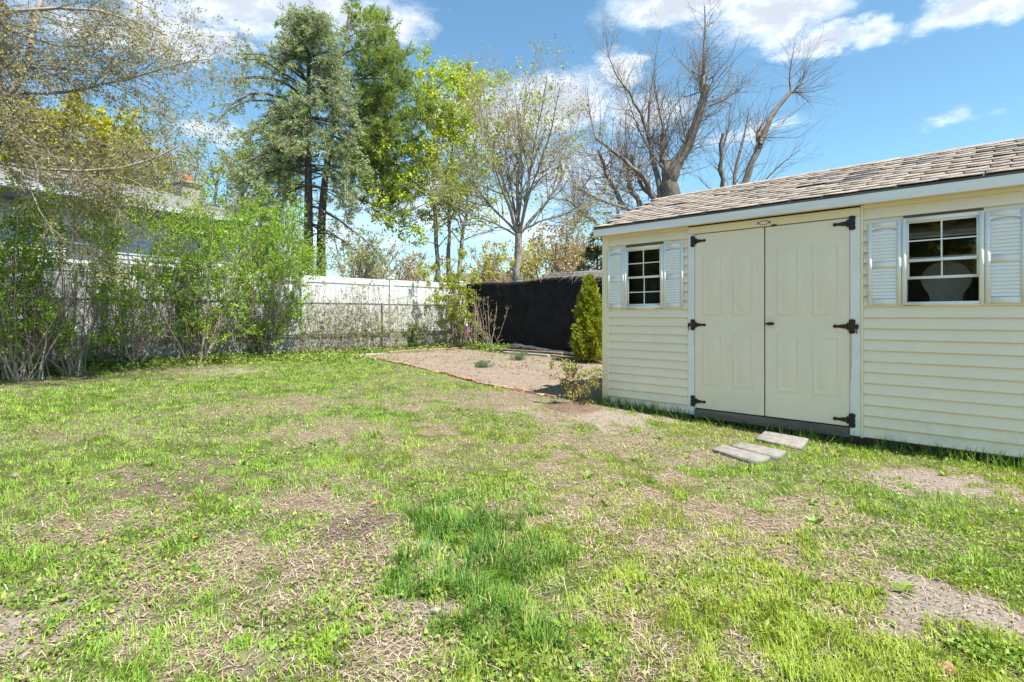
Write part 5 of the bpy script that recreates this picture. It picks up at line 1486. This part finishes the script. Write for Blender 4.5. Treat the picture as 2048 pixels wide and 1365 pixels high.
# ------------------------------------------------------------------ hedge, shrubs, vines, ground cover
def hedge():
    green = [(.19, .34, .035), (.27, .41, .045), (.13, .24, .03), (.34, .44, .055)]
    bright = [(.23, .37, .045), (.30, .43, .06), (.17, .30, .035)]
    spec = (((30, 762), 3.2, 1.3, 'tall leggy hedge shrub cut by the left edge of the picture', 10000, green, (390, 40)),
            ((140, 750), 3.3, 1.5, 'vase shaped hedge shrub with many bare grey stems nearest the house corner', 11000, green, None),
            ((262, 735), 3.3, 1.3, 'leggy hedge shrub beside the big leaved plant', 11500, green, None),
            ((400, 728), 3.35, 1.45, 'hedge shrub with pale forked trunk in front of the bare lawn strip', 17000, green, None),
            ((527, 718), 3.45, 1.45, 'dense bright hedge shrub at the right end of the row', 24000, bright, None),
            ((480, 712), 4.0, 1.0, 'tall pointed hedge shrub standing behind the forked one', 17000, bright, None),
            ((590, 706), 2.9, .9, 'low bushy hedge shrub against the white fence at the end of the row', 12000, bright, None))
    for i, (px, h, w, lab, nl, cols, _) in enumerate(spec):
        g = G(*px); T = Tree('hedge_shrub', (g[0], g[1], g[2]), g[1], lab, 'bark_tan', 'shrub', 'hedge along the left fence', seed=100 + i); rng = T.rng
        ms = []; ns = 24 + int(rng.integers(-5, 7))
        for k in range(ns):
            az = rng.uniform(0, 2 * np.pi); sp = w * rng.uniform(.1, 1) * .88; hh = h * rng.uniform(.62, 1.0) * (1 - .12 * (sp / w))
            s = T.base + np.array([rng.normal() * .11, rng.normal() * .11, -.05]); dr = np.array([math.cos(az), math.sin(az), 0])
            e = s + dr * sp + np.array([0, 0, hh]); m1 = s + dr * sp * .42 + np.array([0, 0, hh * .30]); m2 = s + dr * sp * .8 + np.array([0, 0, hh * .65])
            n = 10; pts = resample([s, m1, m2, e], n) + np.r_[np.zeros((1, 3)), rng.normal(size=(n - 1, 3)) * .018]; R = rads(rng.uniform(.007, .017), .003, n)
            T.w.add(pts - T.base, R, 5); ms.append((pts[None], R[None]))
        tk = resample([T.base - [0, 0, .08], T.base + [0, 0, .12], T.base + [.01, 0, .28]], 4); T.w.add(tk - T.base, np.array([.05, .042, .036, .025]), 8)
        m = cat2(*ms)
        k1 = T.kids(m, 14, 3, t0=.10, t1=1, ang=(20, 65), L=.6, n=4, wob=.14, bias=(0, 0, .10), rr=.5, rmax=.007, taper_len=.3)
        k2 = T.kids(k1, 4, 3, t0=.2, t1=1, ang=(25, 60), L=.24, n=3, wob=.16, bias=(0, 0, .06), rmax=.004, taper_len=.3)
        # foliage thick at the top, open below
        zz = k2[0][:, :, 2].mean(1) - T.base[2]; keep = rng.random(len(zz)) < np.clip(.42 + .85 * (zz / h - .22) + .2 * (zz < .9), .1, 1)
        clump = fbm(k2[0][:, 0, 0] * 1 + k2[0][:, 0, 1], k2[0][:, 0, 2], 1.6, 2) > (.37 if i in (3, 4, 5, 6) else .47)
        kk = (k2[0][keep & clump], k2[1][keep & clump])
        T.leaves(kk, int(nl * 1.0), .044, cols, t0=.1, jit=.018, width=.5, up=.25, along=.5)
        T.done('stems')


def shrub(name, base, label, h, w, nst, nl, size, cols, seed, bark='bark_tan', cat='shrub', width=.55, kid_l=.25, r=.008, droop=.05, mat='leaf', group=None, leafname='foliage', k2n=3):
    T = Tree(name, tuple(base), base[1], label, bark, cat, group, seed=seed); rng = T.rng; ms = []
    for k in range(nst):
        az = rng.uniform(0, 2 * np.pi); sp = w * rng.uniform(.1, 1); hh = h * rng.uniform(.55, 1); dr = np.array([math.cos(az), math.sin(az), 0])
        s = T.base + np.array([rng.normal() * .02, rng.normal() * .02, -.03]); pts = resample([s, s + dr * sp * .5 + [0, 0, hh * .42], s + dr * sp + [0, 0, hh]], 8) + np.r_[np.zeros((1, 3)), rng.normal(size=(7, 3)) * .012]
        R = rads(r, r * .35, 8); T.w.add(pts - T.base, R, 4); ms.append((pts[None], R[None]))
    m = cat2(*ms); k1 = T.kids(m, 7, 3, t0=.1, L=kid_l, n=4, wob=.15, bias=(0, 0, droop), rmax=r * .5)
    k2 = T.kids(k1, k2n, 3, t0=.2, L=kid_l * .45, n=3, wob=.15, rmax=r * .3)
    if nl: T.leaves(k2, nl, size, cols, jit=size * .4, width=width, name=leafname, mat=mat)
    T.done('stems'); return T


def plants():
    # arborvitae
    g = G(1178, 727); c = UN(5.9, 9.95); base = np.array([c[0], c[1], gz(c)])
    rayx = (1179 - 1024) / F; Zc = 11.7; base = np.array([rayx * Zc, Zc, gz((rayx * Zc, Zc))])
    T = Tree('arborvitae', tuple(base), Zc, 'bright yellow green conical evergreen between the black screen and the shed', 'bark_brown', 'evergreen', seed=200); rng = T.rng
    hh = 1.80; N_ = 15000
    tr = resample([base - [0, 0, .05], base + [0, 0, .9], base + [0, 0, 1.7]], 8); T.w.add(tr - base, rads(.035, .006, 8), 6)
    T.kids((tr[None], rads(.03, .006, 8)[None]), 60, 3, t0=.05, t1=.9, ang=(30, 60), L=.36, n=4, bias=(0, 0, .12), taper_len=.8, rmax=.006); T.done()
    t = rng.beta(1.25, 1.5, N_); prof = .335 * np.sqrt(np.clip((1 - t), 0, 1)) ** 1.15 * np.clip(.62 + 2.2 * t, 0, 1)
    az = rng.uniform(0, 2 * np.pi, N_); lump = 1.0 + 1.35 * (fbm(az * 1.1 * (1 + 0 * t) + 5, t * 5, 2.2, 3) - .5) + .1 * np.sin(az * 5 + t * 9)
    rad = prof * lump * np.sqrt(rng.uniform(.3, 1.2, N_)); p = base + np.stack([rad * np.cos(az), rad * np.sin(az), .06 + t * hh], -1)
    ax = np.stack([np.cos(az) * .55, np.sin(az) * .55, np.full(N_, .9)], -1) + rng.normal(size=(N_, 3)) * .35
    leaves_obj(rng, 'foliage', p - base, ax, .075, [(.30, .34, .035), (.40, .41, .05), (.20, .26, .03), (.12, .17, .025)], T.o, 'leaf', .34, .08, .2, w=[.36, .24, .26, .14])
    # rose bush by the shed corner
    g = G(1152, 812); shrub('rose_bush', g + [0, 0, .03], 'small thorny rose bush with sparse new leaves by the shed corner', .56, .46, 15, 1300, .034, [(.27, .30, .08), (.20, .25, .06), (.36, .36, .11), (.30, .20, .08)], 201, 'bark_brown', kid_l=.15, r=.007, width=.62)
    # two grey green tufts in the bed
    for px, lab, h, w in (((965, 737), 'small grey green tuft in the bed, the nearer of two', .16, .17), ((1038, 722), 'larger grey green tuft in the bed near the log', .24, .26)):
        shrub('lavender_tuft', G(*px), lab, h, w, 26, 1500, .040, [(.13, .20, .10), (.19, .26, .13), (.09, .15, .08)], 203 + px[0], kid_l=.07, r=.003, cat='plant', group='tufts in the garden bed', width=.22)
    # flowering shrub at the fence corner, leaning yellow green over the screen
    p = UN(12.0, 10.25); b = np.array([p[0], p[1], gz(p)])
    T = shrub('corner_shrub', b, 'tall yellow green shrub arching over the corner of the white fence and black screen', 3.0, 1.45, 18, 12000, .055, [(.32, .36, .05), (.42, .42, .07), (.24, .30, .04)], 210, 'bark_grey', kid_l=.5, r=.013, droop=.02)
    # bare rose of sharon stems in front of the black screen
    for u, n, h, lab, sd in ((11.3, 10.2, 1.75, 'leafless pale stemmed shrub nearest the fence corner before the black screen', 211), (10.75, 10.25, 1.8, 'leafless pale stemmed shrub with dry seed heads before the black screen', 212)):
        p = UN(u, n); b = np.array([p[0], p[1], gz(p)])
        shrub('leafless_shrub', b, lab, h, .62, 8, 160, .045, [(.40, .27, .17), (.34, .30, .10), (.30, .18, .12)], sd, 'bark_tan', kid_l=.34, r=.011, leafname='seed_heads', k2n=2, group='bare shrubs before the black screen')
    p = UN(12.1, 8.6); b = np.array([p[0], p[1], gz(p)]); shrub('young_shrub', b, 'dark green bushy shrub growing at the foot of the white fence', .75, .35, 12, 1800, .05, [(.10, .18, .03), (.16, .24, .04), (.07, .13, .03)], 214, kid_l=.16, r=.006)
    # purple flowers
    for u, n, lab, sd in ((11.55, 9.95, 'purple flowering stem left at the foot of the black screen corner', 220), (11.2, 9.8, 'taller purple flowering stem at the foot of the bare shrub', 221), (12.0, 2.9, 'purple flowering stem at the foot of the hedge row end', 222)):
        p = UN(u, n); b = np.array([p[0], p[1], gz(p)]); T = Tree('purple_flower', tuple(b), b[1], lab, 'bark_tan', 'flower', 'purple flowers along the fence', seed=sd); rng = T.rng
        hgt = .42 if sd == 220 else .55; st = resample([b, b + [.01, 0, hgt * .5], b + [.03, .01, hgt]], 6); T.w.add(st - b, rads(.005, .003, 6), 4); T.done('stem')
        q = st[-1] + rng.normal(size=(70, 3)) * np.array([.05, .05, .06]); leaves_obj(rng, 'petals', q - b, rng.normal(size=q.shape), .035, [(.40, .14, .45), (.52, .22, .55), (.33, .10, .40)], T.o, 'petal', .8)
        q, tn = pick(rng, st[None], 30, 0, .8, .02); leaves_obj(rng, 'leaves', q - b, rng.normal(size=q.shape) + [0, 0, .3], .07, [(.13, .2, .05)], T.o, 'leaf', .4)
    # big leaved plant in the hedge
    g = G(205, 737); T = Tree('broad_leaved_plant', tuple(g), g[1], 'clump of broad heart shaped leaves between two hedge shrubs', 'bark_tan', 'plant', seed=230); rng = T.rng
    n = 34; az = rng.uniform(0, 6.28, n); rad = rng.uniform(.03, .34, n); zz = rng.uniform(.12, .48, n) * (1.1 - rad); e = np.stack([np.cos(az) * rad, np.sin(az) * rad, zz], -1)
    T.w.add(np.stack([np.zeros((n, 3)), e * .5 + [0, 0, .06], e], 1), np.tile([.006, .005, .003], (n, 1)), 4); T.done('stems')
    ax = np.stack([np.cos(az), np.sin(az), np.full(n, -.1)], -1); leaves_obj(rng, 'leaves', e, ax + rng.normal(size=(n, 3)) * .3, .17, [(.13, .22, .08), (.18, .27, .12), (.10, .18, .06)], T.o, 'leaf', .85, .06)
    # vines climbing the chain link
    for i, (u, n, lab) in enumerate(((12.1, 5.9, 'dense tangle of dead vine stems on the chain link nearest the hedge end'), (12.1, 6.7, 'brown vine tangle hanging on the chain link, second from the hedge end'), (12.1, 7.5, 'leafy vine hanging over the chain link rail below the spruce'), (12.1, 8.3, 'thin vine on the chain link in front of the bright fence panel'),
                                     (12.1, 9.2, 'sparse budding vine on the chain link left of the fence corner'), (12.1, 4.6, 'vine tangle hidden behind the end shrub of the hedge'), (12.1, 1.0, 'twiggy vine on the chain link at the far left'), (12.1, 10.1, 'thin leaning sapling against the chain link at the fence corner'))):
        p = UN(u, n); b = np.array([p[0], p[1], gz(p)])
        T = Tree('climbing_vine', tuple(b), b[1], lab, 'bark_tan', 'vine', 'vines on the chain link fence', seed=240 + i); rng = T.rng; ms = []
        dense = (38, 36, 30, 17, 16, 24, 24, 7)[i]
        for k in range(dense):
            s = b - NV.tolist().__len__() * 0 + np.r_[NV * rng.normal() * .35, 0] + np.r_[AV * rng.uniform(.05, .2), -.03]; hgt = rng.uniform(.7, 1.9 if i < 3 else 1.5)
            side = rng.normal() * .35; pts = resample([s, s + np.r_[NV * side * .4, hgt * .4], s + np.r_[NV * side * .6 + AV * rng.normal() * .05, hgt * .75], s + np.r_[NV * side, hgt]], 9)
            pts += np.r_[np.zeros((1, 3)), rng.normal(size=(8, 3)) * .03]; R = rads(rng.uniform(.004, .010), .003, 9); T.w.add(pts - b, R, 4); ms.append((pts[None], R[None]))
        m = cat2(*ms); k1 = T.kids(m, 7, 3, t0=.2, L=.32, n=5, ang=(30, 90), wob=.25, bias=(0, 0, -.05), rmax=.004)
        k2 = T.kids(k1, 3, 3, t0=.2, L=.14, n=3, ang=(30, 80), wob=.2, rmax=.003)
        T.leaves(k2, (1300, 1600, 2000, 900, 900, 1000, 900, 500)[i], .04, [(.20, .26, .06), (.30, .33, .08), (.26, .19, .10), (.14, .20, .05)], jit=.015, width=.65); T.done('stems')
    # ground cover (ivy and weeds) along the foot of the fences
    rng = np.random.default_rng(300); N_ = 30000
    n = rng.uniform(-2, 10.4, N_); u = 12.25 - np.abs(rng.normal(size=N_)) * (.42 + .35 * (n > 5)); x, y = (-u[:, None] * AV + n[:, None] * NV).T
    x2, y2 = (-(rng.uniform(9.9, 12.2, 5000))[:, None] * AV + (10.45 - np.abs(rng.normal(size=5000)) * .28)[:, None] * NV).T
    x = np.r_[x, x2]; y = np.r_[y, y2]; k = ~in_poly(x, y, BED); x, y = x[k], y[k]
    hgt = (.05 + .20 * rng.random(len(x)) ** 2 * (fbm(x, y, 1.2, 3) * 1.6))
    p = np.stack([x, y, terrain(x, y) + hgt * rng.random(len(x))], -1); ax = rng.normal(size=p.shape); ax[:, 2] = np.abs(ax[:, 2]) * .6
    V, Fq = leaf_arrays(rng, p, ax, .048, .8, .1)
    me = raw_mesh('ground_cover', V, [Fq], M['leaf'], palette(rng, len(p), [(.19, .28, .045), (.27, .35, .06), (.12, .20, .04), (.30, .34, .10)], .2))
    tag(link('ground_cover', me), 'low ivy and leafy weeds along the foot of the fences', 'ground cover', kind='stuff')
    # sparse seedlings in the bed
    x, y = rng.uniform(-5, 2.5, 9000), rng.uniform(7.5, 17, 9000); k = in_poly(x, y, BED) & (fbm(x, y, 1.3, 3) > .52); x, y = x[k], y[k]
    p = np.stack([x, y, terrain(x, y) + .025], -1); ax = rng.normal(size=p.shape); ax[:, 2] = np.abs(ax[:, 2]) + .2
    V, Fq = leaf_arrays(rng, p, ax, .045, .3, .1)
    tag(link('bed_seedlings', raw_mesh('bed_seedlings', V, [Fq], M['leaf'], palette(rng, len(p), [(.28, .33, .07), (.2, .28, .05)], .2))), 'scattered tiny weeds sprouting in the bare soil bed', 'weeds', kind='stuff')
    # longer grass along the shed skirt
    s = rng.uniform(-.1, 4.6, 1600); t = -np.abs(rng.normal(size=1600)) * .09 - .03; xy = SO + s[:, None] * AV + t[:, None] * NV
    kk = rng.random(1600) < np.clip(fbm(xy[:, 0], xy[:, 1], 2.5, 3) * 3 - 1.0, 0, 1); xy = xy[kk]
    p = np.c_[xy, zg(xy[:, 0], xy[:, 1]) - .005]; ax = rng.normal(size=p.shape) * .45 + [0, 0, 1]
    V, Fq = leaf_arrays(rng, p, ax, .13, .06, .02)
    tag(link('skirt_grass', raw_mesh('skirt_grass', V, [Fq], M['grass'], palette(rng, len(p), [(.14, .24, .04), (.2, .28, .05), (.08, .16, .03)], .2))), 'longer grass growing along the foot of the shed', 'grass', kind='stuff')


hedge(); plants()
